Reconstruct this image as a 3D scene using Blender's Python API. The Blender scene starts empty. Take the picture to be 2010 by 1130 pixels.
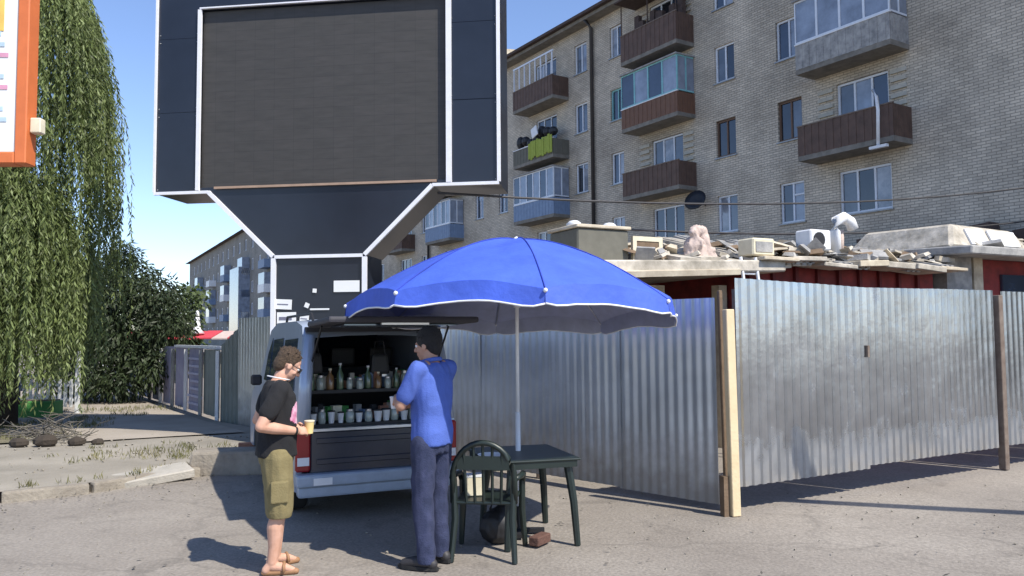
import bpy, bmesh, math, random
from mathutils import Vector, Matrix, Euler, noise
random.seed(7)
PI = math.pi
SC = bpy.context.scene
COL = SC.collection
rad = math.radians

# ------------------------------------------------------------------ camera
cam_d = bpy.data.cameras.new("camera"); cam = bpy.data.objects.new("camera", cam_d); COL.objects.link(cam)
cam.matrix_world = Matrix.Translation((0, 0, 1.62)) @ Matrix.Rotation(PI/2 + rad(3.34), 4, 'X') @ Matrix.Rotation(rad(-0.43), 4, 'Z')
cam_d.sensor_width = 36; cam_d.lens = 36*1560/2010; cam_d.clip_start = 0.05; cam_d.clip_end = 2000
SC.camera = cam

# ------------------------------------------------------------------ light
SUN = Vector((0.76, -0.65, 1.22)).normalized()
w = bpy.data.worlds.new("World"); SC.world = w; w.use_nodes = True
nt = w.node_tree; bg = nt.nodes["Background"]
sky = nt.nodes.new("ShaderNodeTexSky"); sky.sky_type = 'NISHITA'; sky.sun_disc = False
sky.sun_elevation = math.asin(SUN.z); sky.sun_rotation = math.atan2(SUN.x, SUN.y)
sky.air_density = 0.9; sky.dust_density = 0.15; sky.ozone_density = 3.5
tint = nt.nodes.new("ShaderNodeMixRGB"); tint.blend_type = 'MULTIPLY'; tint.inputs[0].default_value = 1; tint.inputs[2].default_value = (1.0, 0.95, 1.0, 1)
nt.links.new(sky.outputs[0], tint.inputs[1]); nt.links.new(tint.outputs[0], bg.inputs[0]); bg.inputs[1].default_value = 0.15
sd = bpy.data.lights.new("sun", 'SUN'); so = bpy.data.objects.new("sun", sd); COL.objects.link(so)
sd.energy = 4.2; sd.angle = rad(0.6); sd.color = (1.0, 0.94, 0.84)
so.rotation_euler = SUN.to_track_quat('Z', 'Y').to_euler(); so.location = (5, -5, 12)
SC.view_settings.view_transform = 'Standard'; SC.view_settings.look = 'None'
SC.view_settings.exposure = 0.62; SC.view_settings.gamma = 1

# ------------------------------------------------------------------ materials
MATS = {}
def mat(name, col, rough=0.7, metal=0.0, var=0.12, scale=6.0, bump=0.0, bscale=40.0, col2=None, spec=0.5, trans=0.0, detail=6, island=0.0):
    """principled material whose colour wanders with noise; optional second colour and bump"""
    if name in MATS: return MATS[name]
    m = bpy.data.materials.new(name); m.use_nodes = True; t = m.node_tree; b = t.nodes["Principled BSDF"]
    tc = t.nodes.new("ShaderNodeTexCoord"); n = t.nodes.new("ShaderNodeTexNoise")
    n.inputs['Scale'].default_value = scale; n.inputs['Detail'].default_value = detail; n.inputs['Roughness'].default_value = 0.65
    t.links.new(tc.outputs['Object'], n.inputs['Vector'])
    r = t.nodes.new("ShaderNodeValToRGB"); c = Vector(col)
    a = c*(1-var) if col2 is None else c; z = c*(1+var) if col2 is None else Vector(col2)
    r.color_ramp.elements[0].color = (*a, 1); r.color_ramp.elements[1].color = (*[min(1, q) for q in z], 1)
    r.color_ramp.elements[0].position = 0.32; r.color_ramp.elements[1].position = 0.68
    t.links.new(n.outputs['Fac'], r.inputs['Fac']); out = r.outputs['Color']
    if island:
        g = t.nodes.new("ShaderNodeNewGeometry"); h = t.nodes.new("ShaderNodeHueSaturation")
        mr = t.nodes.new("ShaderNodeMapRange"); mr.inputs['To Min'].default_value = 1-island; mr.inputs['To Max'].default_value = 1+island
        t.links.new(g.outputs['Random Per Island'], mr.inputs['Value']); t.links.new(mr.outputs[0], h.inputs['Value'])
        t.links.new(out, h.inputs['Color']); out = h.outputs['Color']
    t.links.new(out, b.inputs['Base Color'])
    b.inputs['Roughness'].default_value = rough; b.inputs['Metallic'].default_value = metal
    b.inputs['Specular IOR Level'].default_value = spec
    if bump:
        n2 = t.nodes.new("ShaderNodeTexNoise"); n2.inputs['Scale'].default_value = bscale; n2.inputs['Detail'].default_value = 8
        t.links.new(tc.outputs['Object'], n2.inputs['Vector'])
        bp = t.nodes.new("ShaderNodeBump"); bp.inputs['Strength'].default_value = bump; bp.inputs['Distance'].default_value = 0.02
        t.links.new(n2.outputs['Fac'], bp.inputs['Height']); t.links.new(bp.outputs[0], b.inputs['Normal'])
    if trans:
        tr = t.nodes.new("ShaderNodeBsdfTranslucent"); mx = t.nodes.new("ShaderNodeMixShader"); mx.inputs[0].default_value = trans
        t.links.new(out, tr.inputs['Color']); o = t.nodes["Material Output"]
        t.links.new(b.outputs[0], mx.inputs[1]); t.links.new(tr.outputs[0], mx.inputs[2]); t.links.new(mx.outputs[0], o.inputs[0])
    MATS[name] = m; return m

def brick_mat(name, c1, c2, mortar, axis='XZ', bw=0.26, rh=0.085, stain=0.35):
    if name in MATS: return MATS[name]
    m = bpy.data.materials.new(name); m.use_nodes = True; t = m.node_tree; b = t.nodes["Principled BSDF"]
    tc = t.nodes.new("ShaderNodeTexCoord"); sp = t.nodes.new("ShaderNodeSeparateXYZ"); cb = t.nodes.new("ShaderNodeCombineXYZ")
    t.links.new(tc.outputs['Object'], sp.inputs[0]); t.links.new(sp.outputs[axis[0]], cb.inputs[0]); t.links.new(sp.outputs[axis[1]], cb.inputs[1])
    br = t.nodes.new("ShaderNodeTexBrick"); t.links.new(cb.outputs[0], br.inputs['Vector'])
    br.inputs['Color1'].default_value = (*c1, 1); br.inputs['Color2'].default_value = (*c2, 1); br.inputs['Mortar'].default_value = (*mortar, 1)
    br.inputs['Scale'].default_value = 1; br.inputs['Brick Width'].default_value = bw; br.inputs['Row Height'].default_value = rh
    br.inputs['Mortar Size'].default_value = 0.012; br.inputs['Bias'].default_value = -0.1
    n = t.nodes.new("ShaderNodeTexNoise"); n.inputs['Scale'].default_value = 0.45; n.inputs['Detail'].default_value = 9; n.inputs['Roughness'].default_value = 0.7
    t.links.new(tc.outputs['Object'], n.inputs['Vector'])
    mr = t.nodes.new("ShaderNodeMapRange"); mr.inputs['From Min'].default_value = 0.3; mr.inputs['From Max'].default_value = 0.7
    mr.inputs['To Min'].default_value = 1-stain; mr.inputs['To Max'].default_value = 1+stain*0.5
    t.links.new(n.outputs['Fac'], mr.inputs['Value'])
    h = t.nodes.new("ShaderNodeHueSaturation"); t.links.new(br.outputs['Color'], h.inputs['Color']); t.links.new(mr.outputs[0], h.inputs['Value'])
    t.links.new(h.outputs['Color'], b.inputs['Base Color']); b.inputs['Roughness'].default_value = 0.9
    bp = t.nodes.new("ShaderNodeBump"); bp.inputs['Strength'].default_value = 0.6; bp.inputs['Distance'].default_value = 0.012; bp.invert = True
    t.links.new(br.outputs['Fac'], bp.inputs['Height']); t.links.new(bp.outputs[0], b.inputs['Normal'])
    MATS[name] = m; return m

def glass_mat(name, col=(0.02, 0.03, 0.05), rough=0.06):
    m = mat(name, col, rough=rough, var=0.3, scale=1.5, spec=1.0); return m

M_asph = mat("dusty_asphalt", (0.195, 0.172, 0.147), rough=0.95, scale=0.5, bump=0.4, bscale=45, col2=(0.285, 0.257, 0.222), detail=12)
M_pave = mat("dusty_pavement", (0.21, 0.19, 0.155), rough=0.95, scale=0.8, bump=0.5, bscale=30, col2=(0.33, 0.30, 0.25), detail=12)
M_path = mat("sandy_path", (0.27, 0.235, 0.19), rough=0.95, scale=1.2, bump=0.4, bscale=25, col2=(0.36, 0.315, 0.26), detail=10)
M_soil = mat("soil", (0.10, 0.085, 0.06), rough=1, scale=2.2, bump=0.7, bscale=18, col2=(0.21, 0.19, 0.12))
M_conc = mat("concrete", (0.30, 0.285, 0.25), rough=0.9, scale=4, bump=0.4, bscale=40, col2=(0.42, 0.39, 0.34))
M_kerb = mat("dusty_old_kerb", (0.19, 0.165, 0.135), rough=0.95, scale=3, bump=0.8, bscale=22, col2=(0.33, 0.295, 0.24), detail=10)
M_galv = mat("galvanised_steel", (0.43, 0.45, 0.48), rough=0.24, metal=0.95, var=0.16, scale=1.3, detail=3, bump=0.55, bscale=1.6)
M_galvd = mat("galvanised_rail", (0.30, 0.31, 0.32), rough=0.5, metal=0.7)
M_wood = mat("pale_timber", (0.60, 0.47, 0.28), rough=0.75, scale=3, col2=(0.72, 0.58, 0.37), bump=0.2)
M_woodd = mat("old_brown_timber", (0.13, 0.085, 0.05), rough=0.85, scale=4, col2=(0.20, 0.14, 0.09), bump=0.3)
M_rust = mat("rusty_post", (0.12, 0.085, 0.065), rough=0.8, scale=9, col2=(0.20, 0.16, 0.13))
M_brick = brick_mat("grey_silicate_brick", (0.62, 0.545, 0.435), (0.47, 0.415, 0.335), (0.32, 0.285, 0.235), stain=0.42)
M_brick2 = brick_mat("grey_brick_far", (0.34, 0.33, 0.29), (0.27, 0.26, 0.24), (0.20, 0.19, 0.17))
M_pbrick = mat("painted_brick", (0.42, 0.40, 0.34), rough=0.9)
M_white = mat("white_paint", (0.72, 0.73, 0.74), rough=0.5, var=0.08)
M_wframe = mat("white_window_frame", (0.66, 0.70, 0.76), rough=0.4, var=0.06)
M_bframe = mat("brown_window_frame", (0.12, 0.07, 0.045), rough=0.6)
M_glass = glass_mat("window_glass", (0.03, 0.045, 0.075))
M_glassl = glass_mat("curtained_glass", (0.22, 0.26, 0.33), 0.15)
M_glassd = glass_mat("dark_room_glass", (0.012, 0.016, 0.024), 0.04)
M_glassm = glass_mat("half_curtained_glass", (0.09, 0.11, 0.14), 0.08)
M_curt = mat("lace_curtain_glass", (0.12, 0.14, 0.17), rough=0.08, scale=1.7, col2=(0.36, 0.38, 0.42), spec=1.0)
M_brown = mat("brown_balcony_sheet", (0.075, 0.045, 0.033), rough=0.7, scale=3, col2=(0.125, 0.075, 0.055))
M_orange_b = mat("orange_balcony_panel", (0.15, 0.075, 0.045), rough=0.7)
M_turq = mat("turquoise_paint", (0.22, 0.48, 0.50), rough=0.6)
M_bluep = mat("blue_grey_panel", (0.17, 0.24, 0.36), rough=0.6)
M_slab = mat("balcony_slab_concrete", (0.14, 0.13, 0.11), rough=0.9, scale=3, col2=(0.24, 0.22, 0.19))
M_green_c = mat("yellow_green_cloth", (0.30, 0.36, 0.06), rough=0.9)
M_roof = mat("dark_roof_felt", (0.05, 0.035, 0.03), rough=0.9, col2=(0.09, 0.06, 0.05))
M_pipe = mat("dark_drainpipe", (0.035, 0.033, 0.035), rough=0.5)
M_dark = mat("black_cladding", (0.012, 0.015, 0.024), rough=0.30, var=0.25, scale=1.2, spec=0.6)
M_trim = mat("white_metal_trim", (0.75, 0.75, 0.78), rough=0.4, var=0.05)
M_umb = mat("blue_umbrella_cloth", (0.060, 0.125, 0.60), rough=0.62, var=0.16, scale=2.2, bump=0.6, bscale=7, trans=0.07)
M_umbin = mat("grey_umbrella_lining", (0.46, 0.50, 0.62), rough=0.8, trans=0.35)
M_dkgreen = mat("dark_green_plastic", (0.012, 0.020, 0.017), rough=0.42, var=0.2)
M_silver = mat("silver_blue_car_paint", (0.36, 0.42, 0.52), rough=0.28, metal=0.25, var=0.04, spec=0.7)
M_navy = mat("dark_navy_car_panel", (0.020, 0.026, 0.042), rough=0.25, var=0.15, spec=0.8)
M_blackp = mat("black_plastic", (0.015, 0.015, 0.017), rough=0.55)
M_rubber = mat("tyre_rubber", (0.018, 0.018, 0.018), rough=0.9)
M_redl = mat("red_tail_lens", (0.28, 0.012, 0.016), rough=0.2)
M_steel = mat("bright_steel", (0.6, 0.62, 0.65), rough=0.3, metal=0.9, var=0.05)
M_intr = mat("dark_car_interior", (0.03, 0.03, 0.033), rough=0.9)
M_skin = mat("skin", (0.50, 0.27, 0.18), rough=0.7, scale=9, col2=(0.62, 0.37, 0.27))
M_skin2 = mat("skin_tanned", (0.38, 0.205, 0.14), rough=0.7, scale=9, col2=(0.50, 0.29, 0.20))
M_hairb = mat("brown_hair", (0.045, 0.028, 0.017), rough=0.7, scale=70, col2=(0.11, 0.07, 0.04), bump=1.0, bscale=160)
M_hairk = mat("black_hair", (0.008, 0.008, 0.009), rough=0.6, scale=70, col2=(0.022, 0.02, 0.02), bump=1.0, bscale=160)
M_tblack = mat("black_cotton", (0.012, 0.012, 0.014), rough=0.95, bump=0.3, bscale=120)
M_khaki = mat("olive_khaki_cotton", (0.17, 0.138, 0.062), rough=0.95, scale=12, col2=(0.215, 0.178, 0.085), bump=0.3, bscale=90)
M_polo = mat("blue_polo_cotton", (0.070, 0.125, 0.43), rough=0.9, var=0.08, bump=0.3, bscale=110)
M_jeans = mat("dark_blue_denim", (0.016, 0.024, 0.058), rough=0.95, scale=10, col2=(0.040, 0.048, 0.105), bump=0.4, bscale=120)
M_tan = mat("tan_leather", (0.30, 0.16, 0.08), rough=0.7)
M_shoe = mat("dark_shoe", (0.03, 0.028, 0.03), rough=0.6)
M_cream = mat("cream_plastic", (0.66, 0.60, 0.44), rough=0.6)
M_orange = mat("orange_painted_frame", (0.60, 0.155, 0.045), rough=0.5, var=0.08)
M_red = mat("dark_red_wall", (0.12, 0.015, 0.015), rough=0.7, scale=5, col2=(0.26, 0.028, 0.026))
M_redaw = mat("red_awning_cloth", (0.52, 0.045, 0.06), rough=0.8)
M_tarp = mat("pale_roof_sheet", (0.26, 0.235, 0.19), rough=0.9, scale=4, col2=(0.58, 0.53, 0.45), bump=0.5, bscale=12)
M_slate = mat("grey_corrugated_slate", (0.20, 0.20, 0.20), rough=0.9, scale=4, col2=(0.42, 0.41, 0.39), bump=0.3)
M_grbr = mat("grey_brown_panel", (0.13, 0.125, 0.10), rough=0.8)
M_beige = mat("beige_wall_paint", (0.36, 0.30, 0.22), rough=0.85, col2=(0.64, 0.57, 0.44), scale=4)
M_peach = mat("peach_plaster", (0.62, 0.42, 0.28), rough=0.9)
M_leaf = mat("willow_leaf", (0.115, 0.155, 0.048), rough=0.55, scale=0.8, col2=(0.22, 0.27, 0.10), trans=0.4, island=0.5)
M_leafd = mat("dark_tree_leaf", (0.018, 0.032, 0.012), rough=0.6, scale=0.9, col2=(0.04, 0.06, 0.02), trans=0.15, island=0.35)
M_leafm = mat("mid_green_leaf", (0.045, 0.075, 0.020), rough=0.6, scale=0.9, col2=(0.09, 0.12, 0.035), trans=0.2, island=0.3)
M_bark = mat("dark_bark", (0.045, 0.035, 0.026), rough=0.95, scale=5, bump=0.8, bscale=20)
M_twig = mat("dry_twigs", (0.11, 0.10, 0.085), rough=0.9, island=0.4)
M_grass = mat("dry_grass", (0.085, 0.095, 0.03), rough=0.9, scale=1.4, col2=(0.20, 0.18, 0.08), trans=0.15, island=0.35)
M_greenp = mat("green_painted_box", (0.06, 0.25, 0.06), rough=0.6)
M_blueb = mat("blue_plastic_box", (0.10, 0.14, 0.30), rough=0.6)
M_redbrick = mat("red_brick", (0.34, 0.16, 0.10), rough=0.9, scale=8, bump=0.4)
M_violet = mat("violet_banner", (0.23, 0.22, 0.33), rough=0.7, scale=3, col2=(0.33, 0.32, 0.42))
M_pinkish = mat("pinkish_foam", (0.50, 0.40, 0.35), rough=0.9, bump=0.6, bscale=20)
M_paper = mat("white_paper", (0.78, 0.78, 0.76), rough=0.8, var=0.03)
M_ink = mat("faded_ink", (0.16, 0.16, 0.22), rough=0.8)
M_inkr = mat("faded_pink_ink", (0.62, 0.30, 0.42), rough=0.8)
M_yellow = mat("yellow_print", (0.75, 0.50, 0.12), rough=0.7)
M_jar = mat("pale_glass_jar", (0.34, 0.38, 0.34), rough=0.12, spec=0.9, var=0.2)
M_jarg = mat("green_glass_bottle", (0.08, 0.13, 0.07), rough=0.15, spec=0.9)
M_amber = mat("amber_glass_bottle", (0.22, 0.12, 0.05), rough=0.2, spec=0.9)

# LED screen: fine grid of modules
def led_mat():
    m = bpy.data.materials.new("unlit_led_face"); m.use_nodes = True; t = m.node_tree; b = t.nodes["Principled BSDF"]
    tc = t.nodes.new("ShaderNodeTexCoord"); sp = t.nodes.new("ShaderNodeSeparateXYZ"); cb = t.nodes.new("ShaderNodeCombineXYZ")
    t.links.new(tc.outputs['Object'], sp.inputs[0]); t.links.new(sp.outputs['X'], cb.inputs[0]); t.links.new(sp.outputs['Z'], cb.inputs[1])
    br = t.nodes.new("ShaderNodeTexBrick"); br.offset = 0; t.links.new(cb.outputs[0], br.inputs['Vector'])
    br.inputs['Color1'].default_value = (0.046, 0.043, 0.040, 1); br.inputs['Color2'].default_value = (0.042, 0.040, 0.037, 1); br.inputs['Mortar'].default_value = (0.030, 0.029, 0.028, 1)
    br.inputs['Scale'].default_value = 1; br.inputs['Brick Width'].default_value = 0.32; br.inputs['Row Height'].default_value = 0.16; br.inputs['Mortar Size'].default_value = 0.003
    n = t.nodes.new("ShaderNodeTexNoise"); n.inputs['Scale'].default_value = 3.5; n.inputs['Detail'].default_value = 9; mp = t.nodes.new("ShaderNodeMapping"); mp.inputs['Scale'].default_value = (1, 1, 5)
    t.links.new(tc.outputs['Object'], mp.inputs[0]); t.links.new(mp.outputs[0], n.inputs['Vector'])
    mr = t.nodes.new("ShaderNodeMapRange"); mr.inputs['From Min'].default_value = 0.3; mr.inputs['From Max'].default_value = 0.7; mr.inputs['To Min'].default_value = 0.88; mr.inputs['To Max'].default_value = 1.15
    h = t.nodes.new("ShaderNodeHueSaturation"); t.links.new(n.outputs['Fac'], mr.inputs['Value']); t.links.new(mr.outputs[0], h.inputs['Value']); t.links.new(br.outputs['Color'], h.inputs['Color'])
    t.links.new(h.outputs['Color'], b.inputs['Base Color']); b.inputs['Roughness'].default_value = 0.65
    return m
M_led = led_mat()

# ------------------------------------------------------------------ mesh helpers
def link(name, me, m=None, parent=None):
    o = bpy.data.objects.new(name, me); COL.objects.link(o)
    if m is not None:
        for q in (m if isinstance(m, (list, tuple)) else [m]): me.materials.append(q)
    if parent is not None: o.parent = parent
    return o
def tag(o, label=None, cat=None, group=None, kind=None):
    if label: o['label'] = label
    if cat: o['category'] = cat
    if group: o['group'] = group
    if kind: o['kind'] = kind
    return o
def thing(name, label, cat, loc=(0, 0, 0), rz=0.0, group=None, scale=1.0):
    o = bpy.data.objects.new(name, None); COL.objects.link(o); o.location = loc; o.rotation_euler = (0, 0, rz)
    o.empty_display_size = 0.1; o.scale = (scale,)*3
    return tag(o, label, cat, group)
class MB:
    """collects shapes, then links them as ONE mesh"""
    def __init__(s): s.v = []; s.f = []; s.mi = []
    def add(s, vs, fs, mi=0):
        k = len(s.v); s.v += [tuple(v) for v in vs]; s.f += [tuple(i+k for i in f) for f in fs]; s.mi += [mi]*len(fs); return s
    def box(s, c, d, rot=None, mi=0, taper=1.0):
        x, y, z = d[0]/2, d[1]/2, d[2]/2; vs = []
        for sz in (-1, 1):
            t = taper if sz > 0 else 1.0
            for sx, sy in ((-1, -1), (1, -1), (1, 1), (-1, 1)): vs.append(Vector((sx*x*t, sy*y*t, sz*z)))
        if rot is not None: vs = [rot @ v for v in vs]
        vs = [v + Vector(c) for v in vs]
        return s.add(vs, [(0, 3, 2, 1), (4, 5, 6, 7), (0, 1, 5, 4), (1, 2, 6, 5), (2, 3, 7, 6), (3, 0, 4, 7)], mi)
    def span(s, a, b, mi=0):   # box by two corners
        return s.box([(a[i]+b[i])/2 for i in range(3)], [abs(a[i]-b[i]) for i in range(3)], mi=mi)
    def tube(s, pts, r, n=8, mi=0, caps=True):
        pts = [Vector(p) for p in pts]; rs = r if isinstance(r, (list, tuple)) else [r]*len(pts); rings = []; k = len(s.v)
        for i, p in enumerate(pts):
            d = (pts[min(i+1, len(pts)-1)] - pts[max(i-1, 0)]).normalized()
            u = d.cross(Vector((0, 0, 1)) if abs(d.z) < 0.9 else Vector((1, 0, 0))).normalized(); v = d.cross(u)
            for j in range(n):
                a = 2*PI*j/n; s.v.append(tuple(p + (u*math.cos(a) + v*math.sin(a))*rs[i]))
        for i in range(len(pts)-1):
            for j in range(n):
                a = k+i*n+j; b = k+i*n+(j+1) % n; s.f.append((a, b, b+n, a+n)); s.mi.append(mi)
        if caps:
            s.f.append(tuple(k+j for j in reversed(range(n)))); s.mi.append(mi)
            s.f.append(tuple(k+(len(pts)-1)*n+j for j in range(n))); s.mi.append(mi)
        return s
    def lathe(s, prof, c=(0, 0, 0), n=16, mi=0):
        k = len(s.v)
        for r, z in prof:
            for j in range(n): a = 2*PI*j/n; s.v.append((c[0]+r*math.cos(a), c[1]+r*math.sin(a), c[2]+z))
        for i in range(len(prof)-1):
            for j in range(n): a = k+i*n+j; b = k+i*n+(j+1) % n; s.f.append((a, b, b+n, a+n)); s.mi.append(mi)
        s.f.append(tuple(k+j for j in reversed(range(n)))); s.mi.append(mi)
        s.f.append(tuple(k+(len(prof)-1)*n+j for j in range(n))); s.mi.append(mi)
        return s
    def prism(s, poly, ext, mi=0):   # poly: list of 3D points, ext: vector
        n = len(poly); ext = Vector(ext); a = [Vector(p) for p in poly]; b = [p+ext for p in a]
        fs = [tuple(range(n)), tuple(n+i for i in reversed(range(n)))]
        for i in range(n): j = (i+1) % n; fs.append((j, i, n+i, n+j))
        return s.add(a+b, fs, mi)
    def ball(s, c, r, n=10, rot=None, mi=0):
        r = r if isinstance(r, (list, tuple)) else (r, r, r); k = len(s.v); m = max(4, n//2+1)
        P = []
        for i in range(1, m):
            t = PI*i/m
            for j in range(n): a = 2*PI*j/n; P.append(Vector((math.sin(t)*math.cos(a)*r[0], math.sin(t)*math.sin(a)*r[1], -math.cos(t)*r[2])))
        P.append(Vector((0, 0, -r[2]))); P.append(Vector((0, 0, r[2])))
        if rot is not None: P = [rot @ p for p in P]
        c = Vector(c); P = [p+c for p in P]; fs = []
        for i in range(m-2):
            for j in range(n): a = i*n+j; b = i*n+(j+1) % n; fs.append((a, b, b+n, a+n))
        lo = (m-1)*n
        for j in range(n): fs.append((lo, (j+1) % n, j)); fs.append((lo+1, (m-2)*n+j, (m-2)*n+(j+1) % n))
        return s.add(P, fs, mi)
    def mesh(s, name):
        me = bpy.data.meshes.new(name); me.from_pydata(s.v, [], s.f); me.polygons.foreach_set('material_index', s.mi); me.update(); return me
    def build(s, name, m, parent=None, smooth=False, bevel=0.0, seg=1, fix=False):
        me = s.mesh(name)
        if fix or bevel:
            bm = bmesh.new(); bm.from_mesh(me)
            bmesh.ops.recalc_face_normals(bm, faces=bm.faces)
            if bevel:
                es = [e for e in bm.edges if len(e.link_faces) == 2 and e.calc_face_angle(0) > 0.6]
                bmesh.ops.bevel(bm, geom=es, offset=bevel, segments=seg, profile=0.6, affect='EDGES', clamp_overlap=True)
            bm.to_mesh(me); bm.free()
        if smooth:
            me.polygons.foreach_set('use_smooth', [True]*len(me.polygons))
            if bevel or smooth == 'auto':
                try: me.set_sharp_from_angle(angle=rad(38))
                except Exception: pass
        return link(name, me, m, parent)

def dup(root, loc=None, rz=None, label=None, group=None):
    r = root.copy(); COL.objects.link(r)
    if loc is not None: r.location = loc
    if rz is not None: r.rotation_euler = (0, 0, rz)
    if label: r['label'] = label
    if group: r['group'] = group
    for ch in list(root.children):
        c = ch.copy(); COL.objects.link(c); c.parent = r
        for g in list(ch.children):
            d = g.copy(); COL.objects.link(d); d.parent = c
    return r

def remeshed(name, mb, m, parent, voxel, smooth_it=4, wrinkle=0.0, wfreq=9.0, fac=0.5):
    """unites overlapping closed shapes into one continuous smooth surface"""
    me = mb.mesh(name+"_raw"); bm = bmesh.new(); bm.from_mesh(me); bmesh.ops.recalc_face_normals(bm, faces=bm.faces); bm.to_mesh(me); bm.free()
    o = bpy.data.objects.new(name, me); COL.objects.link(o)
    md = o.modifiers.new("r", 'REMESH'); md.mode = 'VOXEL'; md.voxel_size = voxel; md.adaptivity = 0
    if smooth_it:
        ms = o.modifiers.new("s", 'SMOOTH'); ms.factor = fac; ms.iterations = smooth_it
    dg = bpy.context.evaluated_depsgraph_get(); me2 = bpy.data.meshes.new_from_object(o.evaluated_get(dg))
    bpy.data.objects.remove(o); bpy.data.meshes.remove(me); me2.name = name
    if wrinkle:
        ns = [v.normal.copy() for v in me2.vertices]
        for v, nn in zip(me2.vertices, ns):
            p = v.co; q = Vector((p.x*wfreq, p.y*wfreq, p.z*wfreq*0.55 + (p.x+p.y)*wfreq*0.4))
            a = noise.noise(q); b = noise.noise(q*2.1 + Vector((3, 7, 1)))
            v.co = p + nn*wrinkle*((1-abs(a)*2.4) + 0.5*b)
        me2.update()
    me2.materials.clear(); me2.polygons.foreach_set('use_smooth', [True]*len(me2.polygons))
    return link(name, me2, m, parent)

# =================================================================== SETTING
# ground: one sheet to the horizon, gently uneven near the camera
def ground_sheet():
    xs = [-600, -250, -120, -60, -35] + [-22+0.5*i for i in range(0, 81)] + [30, 60, 120, 250, 600]
    ys = [-60, -20, -5] + [0+0.5*i for i in range(0, 61)] + [45, 80, 150, 300, 900]
    V = []; F = []
    for y in ys:
        for x in xs:
            z = 0.0
            if -22 <= x <= 18 and 0 < y < 30: z = noise.noise(Vector((x*0.5, y*0.5, 0)))*0.012 - 0.006
            V.append((x, y, z))
    n = len(xs)
    for j in range(len(ys)-1):
        for i in range(n-1): F.append((j*n+i, j*n+i+1, (j+1)*n+i+1, (j+1)*n+i))
    me = bpy.data.meshes.new("road"); me.from_pydata(V, [], F); me.polygons.foreach_set('use_smooth', [True]*len(F))
    return tag(link("road", me, M_asph), 'dusty grey asphalt yard in the foreground', kind='structure')
road = ground_sheet()
# asphalt detail: cracks, stains via shader extras
def enrich_road():
    t = M_asph.node_tree; b = t.nodes["Principled BSDF"]; src = b.inputs['Base Color'].links[0].from_socket
    tc = [n for n in t.nodes if n.type == 'TEX_COORD'][0]
    vo = t.nodes.new("ShaderNodeTexVoronoi"); vo.feature = 'DISTANCE_TO_EDGE'; vo.inputs['Scale'].default_value = 0.27
    ns = t.nodes.new("ShaderNodeTexNoise"); ns.inputs['Scale'].default_value = 2.2; ns.inputs['Detail'].default_value = 6
    ad = t.nodes.new("ShaderNodeMixRGB"); ad.blend_type = 'ADD'; ad.inputs[0].default_value = 0.55
    t.links.new(tc.outputs['Object'], ad.inputs[1]); t.links.new(tc.outputs['Object'], ns.inputs['Vector']); t.links.new(ns.outputs['Color'], ad.inputs[2])
    t.links.new(ad.outputs[0], vo.inputs['Vector'])
    mr = t.nodes.new("ShaderNodeMapRange"); mr.inputs['From Max'].default_value = 0.012; mr.inputs['To Min'].default_value = 0.85; mr.inputs['To Max'].default_value = 1.0
    t.links.new(vo.outputs['Distance'], mr.inputs['Value'])
    sp = t.nodes.new("ShaderNodeTexNoise"); sp.inputs['Scale'].default_value = 38; sp.inputs['Detail'].default_value = 4
    t.links.new(tc.outputs['Object'], sp.inputs['Vector'])
    m2 = t.nodes.new("ShaderNodeMapRange"); m2.inputs['From Min'].default_value = 0.3; m2.inputs['From Max'].default_value = 0.7; m2.inputs['To Min'].default_value = 0.80; m2.inputs['To Max'].default_value = 1.18
    t.links.new(sp.outputs['Fac'], m2.inputs['Value'])
    st = t.nodes.new("ShaderNodeTexNoise"); st.inputs['Scale'].default_value = 1.9; st.inputs['Detail'].default_value = 10; st.inputs['Distortion'].default_value = 1.2
    t.links.new(tc.outputs['Object'], st.inputs['Vector'])
    m3 = t.nodes.new("ShaderNodeMapRange"); m3.inputs['From Min'].default_value = 0.30; m3.inputs['From Max'].default_value = 0.42; m3.inputs['To Min'].default_value = 0.80; m3.inputs['To Max'].default_value = 1.0
    t.links.new(st.outputs['Fac'], m3.inputs['Value'])
    a = t.nodes.new("ShaderNodeMath"); a.operation = 'MULTIPLY'; c = t.nodes.new("ShaderNodeMath"); c.operation = 'MULTIPLY'
    t.links.new(mr.outputs[0], a.inputs[0]); t.links.new(m2.outputs[0], a.inputs[1]); t.links.new(a.outputs[0], c.inputs[0]); t.links.new(m3.outputs[0], c.inputs[1])
    h = t.nodes.new("ShaderNodeHueSaturation"); t.links.new(src, h.inputs['Color']); t.links.new(c.outputs[0], h.inputs['Value'])
    t.links.new(h.outputs['Color'], b.inputs['Base Color'])
enrich_road()

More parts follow.
